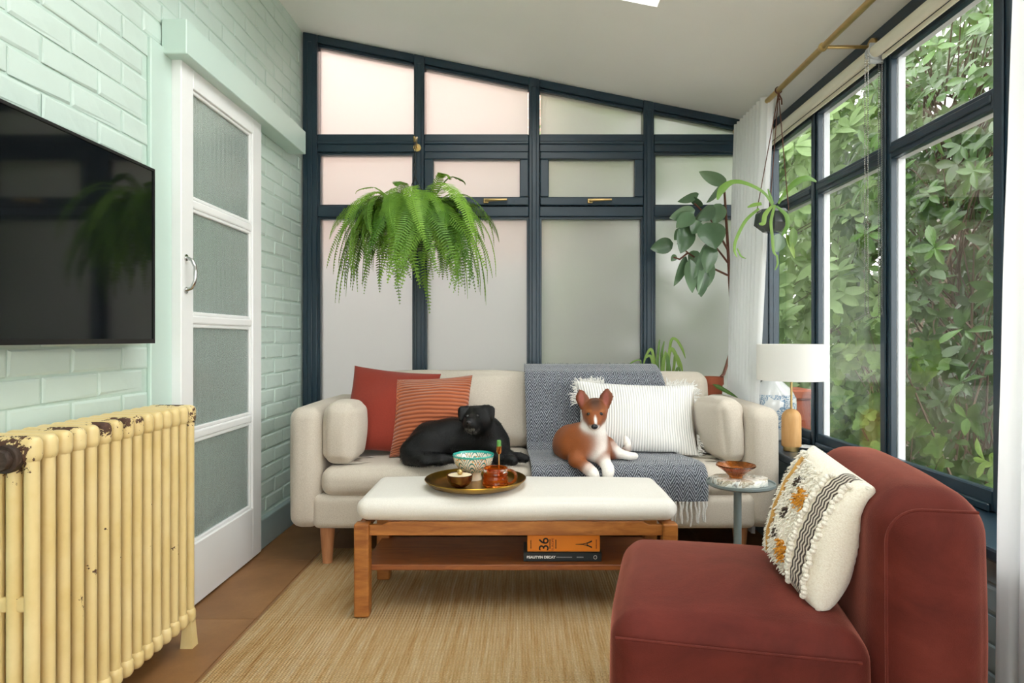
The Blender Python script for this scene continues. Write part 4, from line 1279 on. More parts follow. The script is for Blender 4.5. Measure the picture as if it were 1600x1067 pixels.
    def hit(s, px, py, sink=0.0):
        '''point of the skin seen at this pixel of the photo, moved a little inwards'''
        o = Vector((0, 0, 1)); d = (P(px, py, 1.0)-o).normalized()
        h = s.tree.ray_cast(o, d)[0]
        return (h if h is not None else P(px, py, 2.75)) + d*sink
def coat(name, rough=.65, var=.25, sheen=.2, spec=.35):
    n = NT(name); at = n.new('ShaderNodeAttribute', attribute_name='Coat')
    v = n.coord(); f = n.noise(v, 260, 3, .7); g = n.noise(v, 24, 3)
    mul = n.math('MULTIPLY_ADD', f, var*2, 1-var)
    mul = n.math('MULTIPLY', mul, n.math('MULTIPLY_ADD', g, .35, .82))
    mx = n.new('ShaderNodeVectorMath', operation='SCALE'); n.link(at.outputs['Color'], mx.inputs[0]); n.link(mul, mx.inputs['Scale'])
    n.color(mx.outputs[0]); n.set(Roughness=rough, Sheen_Weight=sheen, Specular_IOR_Level=spec); n.bump(f, .5, .003)
    return n.m
def furmesh(q, nr, C, cnt, L, seed, comb=Vector((0, 0, -1)), k=.8, sel=None, wid=.0007):
    r = random.Random(seed); vs = []; fs = []; cols = []
    idx = [i for i in range(len(q)) if sel is None or sel(q[i])]
    for _ in range(cnt):
        i = r.choice(idx); p = Vector(q[i]); n = Vector(nr[i])
        d = (n*.55 + comb*k*r.uniform(.4, 1) + Vector((r.uniform(-1, 1), r.uniform(-1, 1), r.uniform(-1, 1)))*.45)
        d = d - n*min(0, d.dot(n))*1.2
        d = d.normalized()*L*r.uniform(.5, 1.2)
        s_ = d.cross(n); s_ = (s_.normalized() if s_.length > 1e-6 else Vector((1, 0, 0)))*wid
        b = len(vs); p = p - n*.001
        vs += [p-s_, p+s_, p+d]; fs.append((b, b+1, b+2)); cols += [C[i]]*3
    me = bpy.data.meshes.new('fur'); me.from_pydata([tuple(v) for v in vs], [], fs)
    at = me.color_attributes.new('Coat', 'FLOAT_COLOR', 'POINT')
    at.data.foreach_set('color', np.concatenate([np.array(cols), np.ones((len(cols), 1))], 1).ravel())
    return me
def put(me, name, m, parent, kind=None):
    me.transform(root_inv(parent)); me.materials.append(m)
    o = bpy.data.objects.new(name, me); COL.objects.link(o); o.parent = parent
    if kind: o['kind'] = kind
    return o
def ball(mb, c, r, n=12):
    rr = r if hasattr(r, '__len__') else (r, r, r)
    b = len(mb.v)
    mb.lathe([(math.sin(a), -math.cos(a)) for a in [math.pi*k/n for k in range(n+1)]], 2*n)
    mb.xf(Matrix.Translation(Vector(c)) @ Matrix.Diagonal((rr[0], rr[1], rr[2], 1)), b)
    return mb
eyeblack = mat('dark_wet_eye', '#0B0806', .18, .1); eyebrown = mat('brown_eye', '#1C1008', .18, .1)
nosem = mat('wet_black_nose', '#17151A', .3, .1, 60, .3, 300)

# ---- black dog
bk = '#030304'
B = Body(); p = lambda x, y_, Y: P(x, y_, Y-.075)
B.cap([p(652, 702, 2.93), p(672, 690, 2.95), p(705, 684, 2.96), p(740, 684, 2.95), p(768, 692, 2.93)], [.062, .083, .084, .084, .074], bk)
B.ell(p(670, 696, 2.885), (.092, .045, .064), bk)                                   # thigh
B.cap([p(640, 704, 2.88), p(645, 714, 2.86)], [.04, .03], bk)
B.cap([p(650, 715, 2.84), p(690, 717, 2.82), p(712, 718, 2.82)], [.024, .020, .017], bk)   # hind foot
B.cap([p(634, 708, 2.93), p(637, 719, 2.87), p(662, 722, 2.81), p(690, 722, 2.80)], [.020, .016, .013, .008], bk)  # tail
B.cap([p(770, 690, 2.92), p(764, 674, 2.90), p(752, 660, 2.87)], [.066, .056, .050], bk)  # neck
B.cap([p(772, 700, 2.90), p(776, 706, 2.87)], [.058, .045], bk)
B.cap([p(768, 706, 2.86), p(776, 716, 2.80), p(798, 719, 2.77), p(803, 719.5, 2.765)], [.032, .022, .017, .019], bk)   # near foreleg
B.cap([p(782, 704, 2.92), p(792, 712, 2.88), p(812, 714.5, 2.86), p(821, 716.5, 2.85)], [.030, .020, .016, .0175], bk)  # far foreleg
B.ell(p(745, 654, 2.855), (.058, .058, .052), bk)                                   # skull
B.cap([p(742, 657, 2.83), p(736, 661.5, 2.765), p(735, 662, 2.75)], [.042, .027, .023], bk)  # muzzle
B.cap([p(739, 668, 2.81), p(738, 668, 2.765)], [.028, .020], bk)                    # jaw
for (b0, m0, t0, nrm) in (((729, 643, 2.85), (723, 643, 2.835), (720, 654, 2.82), (.5, -.8, .2)), ((759, 641, 2.85), (766, 642, 2.84), (768.5, 652, 2.825), (-.45, -.85, .2))):
    B.cap([p(*b0), p(*m0), p(*t0)], [.021, .020, .011], bk, sq=(nrm, .45))
B.dab(p(736, 671, 2.74), (.016, .02, .005), '#3A3836', .8)
me, q, nr, C = B.build('black_dog', floor=sofa_tree)
bd = thing('black_dog', 'scruffy black dog lying on the sofa with head turned to the camera', 'dog', p(720, 722, 2.90), group=None)
bm_ = coat('black_fur', .45, .35, 0, .3)
put(me, 'body', bm_, bd)
put(furmesh(q, nr, C, 15000, .011, 3, Vector((-.5, -.1, -.7)), 1.1, lambda v: np.linalg.norm(v-np.array(p(742, 657, 2.80))) > .085), 'fur', bm_, bd, 'stuff')
C2 = np.tile(np.array(lin('#6B6762')[:3]), (len(q), 1))
hc = np.array(p(737, 671, 2.755)); put(furmesh(q, nr, C2, 120, .012, 5, Vector((0, -.2, -1)), 1.0, lambda v: np.linalg.norm((v-hc)/np.array((.035, .035, .018))) < 1), 'beard', bm_, bd, 'stuff')
for (x, y_) in ((730, 650.5), (746, 650)):
    part('eye', ball(MB(), B.hit(x, y_, .003), .0085), eyeblack, bd)
part('nose', ball(MB(), B.hit(733, 660.5, .002), (.0125, .009, .0095)), nosem, bd)

# ---- tan and white dog
tn, wh, rd = '#8A4A20', '#EFEAE4', '#6E3A20'
B = Body(); p = lambda x, y_, Y: P(x, y_, Y if Y < 2.72 else 2.72+(Y-2.72)*.72)
B.cap([p(888, 696, 3.00), p(893, 692, 2.94), p(905, 690, 2.87), p(922, 692, 2.81)], [.072, .076, .076, .066], tn)     # trunk, receding
B.ell(p(885, 698, 2.90), (.042, .09, .062), tn)
B.ell(p(930, 696, 2.782), (.044, .042, .068), wh)                                   # white chest
B.ell(p(909, 694, 2.80), (.034, .045, .060), tn)                                    # shoulder
B.ell(p(943, 698, 2.81), (.022, .04, .050), tn)
B.cap([p(924, 682, 2.82), p(928, 668, 2.80), p(929, 655, 2.80)], [.056, .043, .040], wh)    # neck
B.cap([p(917, 680, 2.85), p(922, 664, 2.835)], [.045, .036], tn)
B.ell(p(930, 641, 2.785), (.047, .054, .046), tn); B.ell(p(929.5, 650, 2.765), (.040, .045, .030), tn)                                   # skull
B.cap([p(929.5, 649, 2.755), p(929, 660, 2.705), p(929, 664, 2.685)], [.030, .021, .016], tn)   # muzzle
for (b0, t0, nrm) in (((913, 632, 2.80), (906.5, 608, 2.80), (.25, -1, .0)), ((944.5, 631.5, 2.80), (948.3, 606, 2.80), (-.25, -1, .0))):
    m1 = ((b0[0]*.55+t0[0]*.45)+(-1.5 if b0[0] < 929 else 1.8), b0[1]*.55+t0[1]*.45, 2.80)
    B.cap([p(*b0), p(*m1), p(*t0)], [.0225, .0245, .0035], rd, sq=(nrm, .33))
# forelegs over the edge of the seat
B.cap([p(907, 702, 2.79), p(899, 719, 2.745)], [.034, .026], tn)
B.cap([p(899, 719, 2.745), p(914, 729, 2.70), p(919, 733, 2.69)], [.025, .017, .016], tn)
B.cap([p(919, 733, 2.69), p(926, 739, 2.686), p(929, 745, 2.684)], [.0165, .0165, .016], wh)
B.cap([p(941, 706, 2.79), p(943, 719, 2.74)], [.030, .023], tn)
B.cap([p(943, 719, 2.74), p(950, 730, 2.695), p(951, 738, 2.688), p(950, 745, 2.684)], [.021, .0165, .0165, .016], wh)
# hind leg stretched to the right, tail
B.cap([p(938, 697, 2.95), p(948, 693, 2.90), p(956, 699, 2.87)], [.036, .026, .018], tn)
B.cap([p(956, 699, 2.87), p(968, 708, 2.845), p(982, 712.5, 2.835), p(992, 712.5, 2.83)], [.016, .0125, .0125, .0145], wh)
B.cap([p(940, 708, 2.87), p(952, 711, 2.845), p(966, 711, 2.85)], [.022, .017, .012], rd)
B.cap([p(962, 708, 2.93), p(978, 706, 2.92), p(981, 699, 2.915)], [.016, .012, .010], rd)
B.cap([p(981, 699, 2.915), p(980, 690, 2.91), p(977, 682, 2.91)], [.010, .0095, .006], wh)
# markings
B.dab(p(930, 630, 2.77), (.030, .06, .030), '#4A2C1C', 1.0)
B.dab(p(929.3, 657, 2.71), (.0065, .06, .022), wh, .6)
B.dab(p(929, 667, 2.69), (.022, .04, .012), wh, .6)
B.dab(p(920, 641, 2.755), (.012, .04, .007), '#A86A38', 1.0); B.dab(p(939, 641, 2.755), (.012, .04, .007), '#A86A38', 1.0)
B.dab(p(919.5, 647, 2.75), (.014, .03, .009), '#3A1E10', .8); B.dab(p(939.5, 647, 2.75), (.014, .03, .009), '#3A1E10', .8)
for (x, y_, x2) in ((908.5, 623, 0), (947, 622, 0)):
    B.dab(p(x, y_, 2.775), (.0125, .022, .032), '#8F4F42', .5)
me, q, nr, C = B.build('tan_dog', .004, floor=solid(sofa, thr), gap=.007)
td = thing('tan_dog', 'slim tan and white dog with large upright ears lying on the grey throw', 'dog', p(915, 722, 2.85))
tm_ = coat('tan_fur', .5, .2, .05, .3)
put(me, 'body', tm_, td)
put(furmesh(q, nr, C, 3500, .006, 8, Vector((0, -.1, -.9)), 1.0, lambda v: np.linalg.norm(v-np.array(p(930, 640, 2.76))) > .10, wid=.0005), 'fur', tm_, td, 'stuff')
for (x, y_) in ((920, 647), (938.8, 646.7)):
    part('eye', ball(MB(), B.hit(x, y_, .0025), (.0092, .006, .0072)), eyebrown, td)
part('nose', ball(MB(), B.hit(929, 666.5, .002), (.0145, .010, .0115)), nosem, td)

# ================================================================== plants
def leafmat(name, a, b, rough=.4, trans=.25, vein=None, coatw=0):
    n = NT(name); v = n.coord(); oi = n.new('ShaderNodeObjectInfo')
    f = n.noise(v, 9, 3); 
    k = n.math('MULTIPLY_ADD', oi.outputs['Random'], .5, n.math('MULTIPLY', f, .6))
    c = n.ramp(k, [(.2, a), (.8, b)])
    n.color(c); n.set(Roughness=rough, Coat_Weight=coatw)
    tl = n.new('ShaderNodeBsdfTranslucent'); n.link(n.mix(.35, c, '#A8C050'), tl.inputs[0])
    mx = n.new('ShaderNodeMixShader'); mx.inputs[0].default_value = trans
    n.link(n.b.outputs[0], mx.inputs[1]); n.link(tl.outputs[0], mx.inputs[2]); n.link(mx.outputs[0], n.out.inputs[0])
    return n.m
M['fern'] = leafmat('fern_green', '#2F6418', '#8DBB42', .5, .4)
M['rubber'] = leafmat('rubber_leaf', '#3E5A40', '#6B8868', .28, .12, coatw=.3)
M['strap'] = leafmat('strap_leaf', '#5E8F3A', '#93B85A', .4, .3)
M['spider'] = leafmat('spider_leaf', '#3E6A2E', '#8AA94E', .45, .3)

# ---- hanging fern
fc = Vector(P(648, 338, 3.26)); 
fern = thing('boston_fern', 'large bushy fern hanging from a chain before the frosted window', 'fern', fc)
part('pot', MB().lathe([(0, -.17), (.075, -.17), (.115, -.03), (.12, 0), (.112, 0), (.105, -.03), (0, -.03)], 28, fc), M['dark'], fern, merge=.0001)
part('soil', MB().lathe([(0, -.012), (.106, -.02), (0, -.021)], 24, fc), M['soil'], fern, merge=.0001)
hook = Vector((fc.x, 3.30, 2.088))
wk = thing('wall_hook', 'brass hook with round plate on the dark window frame above the fern', 'hook', (-.604, YB-.006, 2.085))
part('plate', MB().cyl((-.604, YB-.018, 2.084), (-.604, YB-.006, 2.084), .022, 24), M['brass'], wk, bevel=.001)
part('arm', MB().tube([(-.604, YB-.016, 2.084), (-.602, YB-.05, 2.085), (-.582, YB-.18, 2.07), (fc.x, 3.33, 2.045), (fc.x, 3.275, 2.020), (fc.x, 3.258, 2.005), (fc.x, 3.25, 2.012), (fc.x, 3.247, 2.026)], .0055, 10), M['brass'], wk)
chn = MB()
ztop = 2.006; zbot = fc.z+.20; k = 0; z = ztop
while z > zbot:
    an = (k % 2)*math.pi/2
    chn.tube([(fc.x+.006*math.cos(a)*math.cos(an), fc.y+.006*math.cos(a)*math.sin(an), z-.010+.011*math.sin(a)) for a in [2*math.pi*i/8 for i in range(8)]], .0016, 5, closed=True)
    z -= .018; k += 1
for a in (0, 2.1, 4.2):
    chn.tube([(fc.x, fc.y, zbot), (fc.x+.11*math.cos(a), fc.y+.11*math.sin(a), fc.z)], .0018, 5)
part('chain', chn, M['dark'], fern)
def frond(L, out, drop, up, seed, wmax=.042):
    r = random.Random(seed); mb = MB(); n = 52; pts = []
    # centre line in the x-z plane: rises, arches, hangs
    for i in range(n+1):
        t = i/n
        x = out*(1-(1-t)**1.9)
        z = up*math.sin(min(1, t*2.2)*math.pi/2) - drop*max(0, t-.12)**1.75
        y_ = .03*math.sin(t*2.3+seed)*t
        pts.append(Vector((x, y_, z)))
    mb.tube(pts[:-1:4]+[pts[-1]], [.0016]*(len(pts[:-1:4]))+[.0006], 4)
    for i in range(3, n+1):
        t = i/n
        w_ = wmax*min(1, (t-.02)*5)*(1-t**2.6)**.8 + .004
        tan = (pts[min(n, i+1)]-pts[i-1]).normalized()
        side = Vector((0, 1, 0)); side = (side - tan*side.dot(tan)).normalized(); nn = tan.cross(side)
        for sg in (-1, 1):
            d = (side*sg + tan*.32 + nn*(-.10-.12*r.random())*1).normalized()
            w2_ = w_*r.uniform(.85, 1.1); q = pts[i]; hw = .0034
            a = q - tan*hw*.6; b = q + tan*hw
            m1 = q + d*w2_*.66 + tan*hw*.95; m2 = q + d*w2_*.66 - tan*hw*.75; e = q + d*w2_
            mb.add([a, m2, e, m1, b], [(0, 1, 2, 3, 4)])
    me = mb.mesh('frond', smooth=True); me.materials.append(M['fern'])
    return me
kinds = []
for k in range(8): kinds.append(('hang', frond(.5, .20+.05*(k % 4), .50+.05*(k % 3), .06+.02*(k % 2), k)))
for k in range(7): kinds.append(('out', frond(.5, .30+.03*(k % 3), .30+.05*(k % 3), .10+.025*(k % 3), 20+k)))
for k in range(4): kinds.append(('up', frond(.35, .14+.03*k, .05, .20-.02*k, 40+k, .034)))
rf = random.Random(12)
def addfrond(kd, az, s_=1.0, roll=0):
    me = rf.choice([m for t, m in kinds if t == kd])
    y_lim = 1.0 if math.sin(az) < .25 else .78
    Mx = Matrix.Translation((.05*math.cos(az), .05*math.sin(az), -.01+rf.uniform(-.02, .015))) @ Matrix.Rotation(az, 4, 'Z') @ Matrix.Rotation(roll, 4, 'X') @ Matrix.Diagonal((s_*y_lim*1.04, s_*1.15, s_, 1))
    inst('frond', me, fern, M=Mx)
for i in range(62): addfrond('hang', 2*math.pi*i/62*1.0+rf.uniform(-.1, .1), rf.uniform(.72, 1.12), rf.uniform(-.5, .5))
for i in range(58): addfrond('out', 2*math.pi*i/58+rf.uniform(-.12, .12), rf.uniform(.6, 1.1), rf.uniform(-.55, .55))
for i in range(44): addfrond('out', rf.uniform(math.pi*1.0, math.pi*2.0), rf.uniform(.35, .85), rf.uniform(-.7, .7))
for i in range(40): addfrond('hang', rf.uniform(math.pi*.95, math.pi*2.05), rf.uniform(.85, 1.08), rf.uniform(-.6, .6))
for i in range(60): addfrond('hang', rf.uniform(math.pi*1.0, math.pi*2.0), rf.uniform(.45, .8), rf.uniform(-.4, .4))
for i, az in enumerate((.15, .35, 5.9, 2.9, 1.9, 4.4, .6, 3.4)): addfrond('up', az, rf.uniform(.8, 1.2), rf.uniform(-.3, .3))

# ---- leaf blade helper (base at origin, along +x, face up +z)
def blade(L, W, fold=.15, curl=.15, n=8, shape='oval', wave=0, thick=False):
    mb = MB()
    def fn(u, v):
        t = u
        if shape == 'oval': w_ = math.sin(math.pi*min(1, t**.8))**.75
        elif shape == 'obov': w_ = math.sin(math.pi*t**1.35)**.8
        else: w_ = min(1, t*6)*(1-t**3)**.9
        w_ = max(w_, .02)*W/2
        s_ = (v-.5)*2
        return (L*t, s_*w_, fold*abs(s_)*w_*2 - curl*L*t*t + wave*math.sin(t*9)*s_*w_)
    mb.grid(fn, n, 4)
    return mb
def place(px, py, Y, ang, tilt, roll=0, bend=0):
    """frame for a leaf whose base shows at this pixel; ang = direction in the picture, tilt = towards the camera"""
    d = Vector((math.cos(ang), -math.sin(tilt), math.sin(ang))).normalized()
    up = Vector((-math.sin(ang)*math.sin(roll), -math.cos(roll), math.cos(ang)*math.sin(roll)))
    z = (up - d*up.dot(d)).normalized(); y_ = z.cross(d)
    Mx = Matrix.Identity(4); o = P(px, py, Y)
    for i in range(3): Mx[i][0], Mx[i][1], Mx[i][2], Mx[i][3] = d[i], y_[i], z[i], o[i]
    return Mx

# ---- rubber plant in the corner
rp = thing('rubber_plant', 'rubber plant with broad dark leaves in the corner by the curtain', 'plant', (1.045, 3.572, 0))
RYp = 3.50
part('pot', MB().lathe([(0, .52), (.052, .52), (.064, .745), (.070, .745), (.070, .787), (.062, .787), (.060, .755), (0, .755)], 32, (1.045, 3.572, 0)), M['terra'], rp, merge=.0001, label='terracotta pot')
part('soil', MB().lathe([(0, .760), (.060, .756), (0, .754)], 20, (1.045, 3.572, 0)), M['soil'], rp, merge=.0001)
part('stand', MB().cyl((1.045, 3.572, 0), (1.045, 3.572, .52), .05, 20), M['dark'], rp)
part('stem', MB().tube([(1.085, 3.595, .755), (1.135, 3.627, .80), P(1143, 545, 3.628), P(1144, 500, 3.628), P(1140, 440, 3.61), P(1137, 380, 3.55), P(1132, 300, 3.47), P(1128, 290, 3.46)], [.010, .009, .009, .009, .0085, .008, .006, .004], 8), M['redstem'], rp)
for pts in ([(1137, 430, 3.5), (1120, 422, 3.45), (1105, 415, 3.42), (1075, 395, 3.42), (1058, 380, 3.42)], [(1137, 410, 3.5), (1128, 398, 3.45), (1120, 388, 3.4)], [(1137, 390, 3.5), (1112, 345, 3.45), (1098, 330, 3.42), (1085, 318, 3.4)], [(1075, 395, 3.42), (1062, 405, 3.42), (1052, 402, 3.42)]):
    part('branch', MB().tube([P(*q) for q in pts], [.006-.0006*k for k in range(len(pts))], 6), M['redstem'], rp)
# base px, base py, depth, direction (deg, 0 = right, 90 = up), length px, width px, tilt, roll
leaves = [(1136,287,3.40,160,44,18,.1,.5), (1126,290,3.42,235,34,14,.2,.9), (1092,303,3.40,205,34,14,.2,.7), (1098,322,3.42,150,26,12,.2,.9), (1086,328,3.38,200,40,20,.2,.3),
          (1084,335,3.36,215,34,22,.3,-.3), (1092,345,3.36,240,24,20,.4,0), (1075,350,3.37,255,46,28,.3,.2), (1104,348,3.33,285,42,40,.4,.1), (1066,358,3.37,235,20,16,.2,.3),
          (1052,380,3.40,195,34,22,.1,.2), (1056,398,3.42,235,12,9,.2,.2), (1072,400,3.38,250,48,16,.2,.5), (1078,405,3.36,270,50,18,.3,-.2), (1105,380,3.35,250,58,20,.3,.6),
          (1112,382,3.33,255,44,22,.3,-.4), (1110,405,3.36,250,56,24,.3,.2), (1098,418,3.35,262,44,20,.3,-.3), (1120,398,3.40,200,22,16,.1,.3), (1118,325,3.40,215,34,20,.3,.4),
          (1126,318,3.42,250,34,22,.3,0), (1110,320,3.44,230,46,18,.2,.8), (1088,400,3.40,275,30,18,.2,.5), (1090,392,3.44,240,24,18,.2,-.2)]
for (x, y_, Y, an, L, W, ti, ro) in leaves:
    s_ = Y/F; me = blade(L*s_*1.08, W*s_*1.15, .10, .12, 9).mesh('leaf'); me.materials.append(M['rubber'])
    inst('leaf', me, rp, M=root_inv(rp) @ place(x, y_, Y, R(an), ti, ro))
# a long leaf hanging over the pot rim
me = blade(.15, .024, .2, .1, 10, 'strap').mesh('leaf'); me.materials.append(M['spider'])
inst('leaf', me, rp, M=root_inv(rp) @ place(1113, 600, 3.40, R(-28), .3, .2))

def ribbon(pts, ws, bow=.15):
    """strap leaf through points, faces the camera"""
    mb = MB(); m = []
    n = 26; N = len(pts)-1
    def cr(t):
        t *= N; i = min(int(t), N-1); f = t-i
        g = lambda k: pts[max(0, min(N, k))]
        a, b, c, d = g(i-1), g(i), g(i+1), g(i+2)
        return .5*((2*b)+(c-a)*f+(2*a-5*b+4*c-d)*f*f+(3*b-a-3*c+d)*f**3)
    def wd(t):
        t *= len(ws)-1; i = min(int(t), len(ws)-2); f = t-i
        return ws[i]*(1-f)+ws[i+1]*f
    def fn(u, v):
        c = cr(u); t = (cr(min(1, u+.02))-cr(max(0, u-.02))).normalized()
        s_ = t.cross(Vector((.1, -1, .25))).normalized(); nn = s_.cross(t)
        k = (v-.5)*2
        return c + s_*wd(u)*k - nn*bow*wd(u)*k*k
    return mb.grid(fn, n, 4)

# ---- hanging glass pot with strap leaved plant
gY = 2.995; gc = P(1207, 352, gY)
hp_ = thing('hanging_plant', 'strap leaved plant in a smoky faceted glass pot hung from the curtain rod', 'plant', gc)
smoke = NT('smoky_glass'); smoke.b.inputs['Base Color'].default_value = (.10, .115, .12, 1); smoke.set(Roughness=.08, Transmission_Weight=.45, IOR=1.4)
part('pot', MB().lathe([(0, -.032), (.042, -.032), (.083, .004), (.076, .055), (.066, .07), (.062, .068), (.07, .052), (.076, .006), (.038, -.025), (0, -.025)], 7, gc), smoke.m, hp_, smooth=False, merge=.0001)
part('soil', MB().lathe([(0, .05), (.066, .045), (.060, 0), (0, -.01)], 12, gc), M['soil'], hp_, merge=.0001)
top = Vector((RXX+.0, gY+.01, RZZ-.014))
cordm = MB()
for a in (2.7, 5.9, 1.4): cordm.tube([top, gc+Vector((.07*math.cos(a), .07*math.sin(a), .066))], .0022, 6)
cordm.tube([(RXX+.0155*math.cos(R(k)), gY+.01, RZZ+.0155*math.sin(R(k))) for k in range(0, 360, 30)], .0028, 6, closed=True)
cordm.tube([top, top+Vector((.012, -.006, -.03)), top+Vector((.014, -.004, -.055))], .0035, 6).tube([top, top+Vector((-.006, -.008, -.02)), top+Vector((.004, -.006, -.035))], .004, 6)
part('cord', cordm, M['string'], hp_)
straps = [([(1210,326),(1195,302),(1168,287),(1145,284),(1128,296),(1121,312)], [3,4,5,6,10,2], -.02), ([(1186,326),(1165,345),(1150,375),(1148,392),(1152,402)], [3,4,4,3.5,1], -.06), ([(1152,388),(1158,400),(1166,404)], [2,2.5,.6], -.06),
          ([(1216,318),(1228,300),(1245,284),(1262,278),(1276,284)], [3,5,8,8,2], .01), ([(1211,320),(1205,345),(1207,370),(1209,392),(1214,400)], [3,4,4,4,1.5], -.09), ([(1213,322),(1228,335),(1231,350),(1228,358),(1222,368)], [3,6,6,5,2], -.08),
          ([(1206,322),(1196,335),(1193,348),(1186,350)], [3,6,6,2], -.09), ([(1190,318),(1178,320),(1168,324)], [4,5,1.5], -.05), ([(1214,398),(1215,412),(1211,422)], [3,2.5,1], -.09),
          ([(1208,318),(1204,308),(1200,295)], [3,4.5,1.5], .0)]
for (pp, ws, dy) in straps:
    mb = ribbon([P(x, y_, gY+dy) for x, y_ in pp], [k*.62*gY/F for k in ws])
    part('leaf', mb, M['strap'], hp_, auto=None)
for (x, y_, an, L, W) in ((1218, 365, 262, 30, 26), (1240, 355, 265, 38, 15), (1228, 365, 290, 42, 10)):
    me = blade(L*gY/F, W*gY/F, .1, .1, 9).mesh('leaf'); me.materials.append(M['rubber'] if W > 20 else M['spider'])
    inst('leaf', me, hp_, M=root_inv(hp_) @ place(x, y_, gY+.03, R(an), .1, .2))

# ---- spider plant behind the sofa
sY = 3.57
sp = thing('spider_plant', 'spider plant with thin arching leaves on the sill behind the sofa', 'plant', P(1042, 610, sY))
spc = P(1040, 640, sY)
part('pot', MB().lathe([(0, -.13), (.045, -.13), (.06, 0), (.055, 0), (.05, -.02), (0, -.02)], 24, spc), M['terra'], sp, merge=.0001)
part('stand', MB().cyl((spc.x, spc.y, .0), (spc.x, spc.y, spc.z-.13), .05, 16), M['dark'], sp)
for (pp, ws, dy) in [([(1040,632),(1035,590),(1034,555),(1038,533)], [2,3,3,1], 0), ([(1040,632),(1044,580),(1048,535),(1056,530),(1066,545),(1071,560)], [2,3,3,3,3,.6], 0), ([(1040,632),(1043,570),(1049,545),(1058,560),(1063,585)], [2,3,4,4,1], -.02),
        ([(1038,632),(1028,575),(1029,545),(1031,530)], [2,3,2.5,.6], -.02), ([(1038,632),(1024,570),(1018,546),(1010,555),(1004,575)], [2,3,3,2.5,.6], -.01), ([(1036,632),(1022,575),(1016,556),(1006,562)], [2,3,3,.6], -.03),
        ([(1038,632),(1005,580),(1000,563),(985,568),(974,584)], [1.5,1.5,1.5,1.5,.5], -.03), ([(1042,632),(1052,580),(1056,555),(1064,570),(1067,586)], [2,3,3,3,.6], .02), ([(1040,632),(1036,590),(1037,565),(1040,548)], [2,4,4,1], -.04), ([(1042,632),(1048,600),(1043,560),(1040,550)], [2,4,4,1], -.03),
        ([(1040,632),(1030,590),(1020,575),(1014,590)], [2,3,3,1], -.04), ([(1042,632),(1054,590),(1060,575),(1066,590)], [2,3,3,1], -.03)]:
    part('leaf', ribbon([P(x, y_, sY+dy) for x, y_ in pp], [k*.75*sY/F for k in ws]), M['spider'], sp, auto=None)

# ================================================================== the garden beyond the clear windows
rg = random.Random(99)
M['cam1'] = leafmat('shrub_leaf', '#22381A', '#567A3A', .35, .2, coatw=.15)
M['cam2'] = leafmat('pale_shrub_leaf', '#3A5A24', '#7C9C4C', .45, .3)
M['cam3'] = leafmat('light_bush_leaf', '#5E8048', '#A8C088', .5, .3)
M['twig'] = mat('twig_bark', '#5A4A3A', .85, .2, 30)
def lobed(L):
    mb = MB(); n = 20; vs = [(0, 0, 0)]
    for i in range(n+1):
        a = -2.5+5.0*i/n
        r = L*(.55+.32*abs(math.cos(a*1.5)))*(1-.12*abs(math.sin(a*6)))
        vs.append((L*.42+r*.62*math.cos(a), r*.62*math.sin(a), .12*L*abs(math.sin(a))))
    mb.add(vs, [(0, i+1, i+2) for i in range(n)])
    return mb
lm = [blade(1, .40, .10, .18, 5, 'obov') for _ in range(1)] + [blade(1, .34, .16, .30, 5, 'obov'), blade(1, .46, .06, .05, 5, 'oval')]
lobs = [lobed(1)]
def leafmesh(protos, m, nm='leaf'):
    out = []
    for q in protos:
        me = q.mesh(nm); me.materials.append(m); out.append(me)
    return out
def shrub(name, label, base, cen, ext, nros, protos, m, size, cut, seed, group, per=(5, 8), nparts=110):
    """rosettes of leaves through a box of space; the ones facing the house are single leaves"""
    r = random.Random(seed)
    t = thing(name, label, 'shrub', base, group=group)
    mes = leafmesh(protos, m)
    items = []; br = MB(); hub_ = Vector(base)+Vector((0, 0, .3))
    for i in range(nros):
        c = Vector([cen[k]+r.uniform(-1, 1)*ext[k] for k in range(3)])
        ax = Vector((-1+r.uniform(-.6, .6), -.4+r.uniform(-.6, .6), .5+r.uniform(-.6, .6))).normalized()
        s0 = ax.orthogonal().normalized(); s1 = ax.cross(s0)
        if i % 7 == 0:
            mid = c.lerp(Vector((base[0], base[1], c.z-.5)), .5); br.tube([c, mid+Vector((0, 0, -.05)), Vector((base[0]+r.uniform(-.2, .2), base[1]+r.uniform(-.2, .2), max(base[2]+.1, c.z-.9)))], [.002, .004, .008], 4)
        n = r.randint(*per); ph = r.random()*6
        for k in range(n):
            a = ph+2*math.pi*k/n+r.uniform(-.25, .25)
            d = (s0*math.cos(a)+s1*math.sin(a)+ax*r.uniform(-.1, .55)+Vector((0, 0, -.15))).normalized()
            y_ = ax.cross(d).normalized(); z = d.cross(y_)
            L = size*r.uniform(.65, 1.15); M4 = Matrix.Identity(4)
            o = c + ax*r.uniform(-.03, .03)
            for q in range(3): M4[q][0], M4[q][1], M4[q][2], M4[q][3] = d[q]*L, y_[q]*L, z[q]*L, o[q]
            items.append((o.x, M4, r.randrange(len(protos))))
    items.sort(key=lambda e: e[0])
    inv = root_inv(t); mass = MB()
    for i, (_, M4, pi) in enumerate(items):
        if i < nparts: inst('leaf', mes[pi], t, M=inv @ M4)
        else:
            b = len(mass.v); mass.add(protos[pi].v, protos[pi].f); mass.xf(M4, b)
    part('foliage', mass, m, t, kind='stuff', auto=None)
    part('branches', br, M['twig'], t)
    return t
G = 'shrubs outside the garden window'
shrub('evergreen_shrub', 'glossy large leaved evergreen close to the pane right of the bead chains', (2.75, 3.9, -.25), (2.75, 4.0, 1.15), (.5, .75, 1.25), 330, lm, M['cam1'], .125, 0, 1, G)
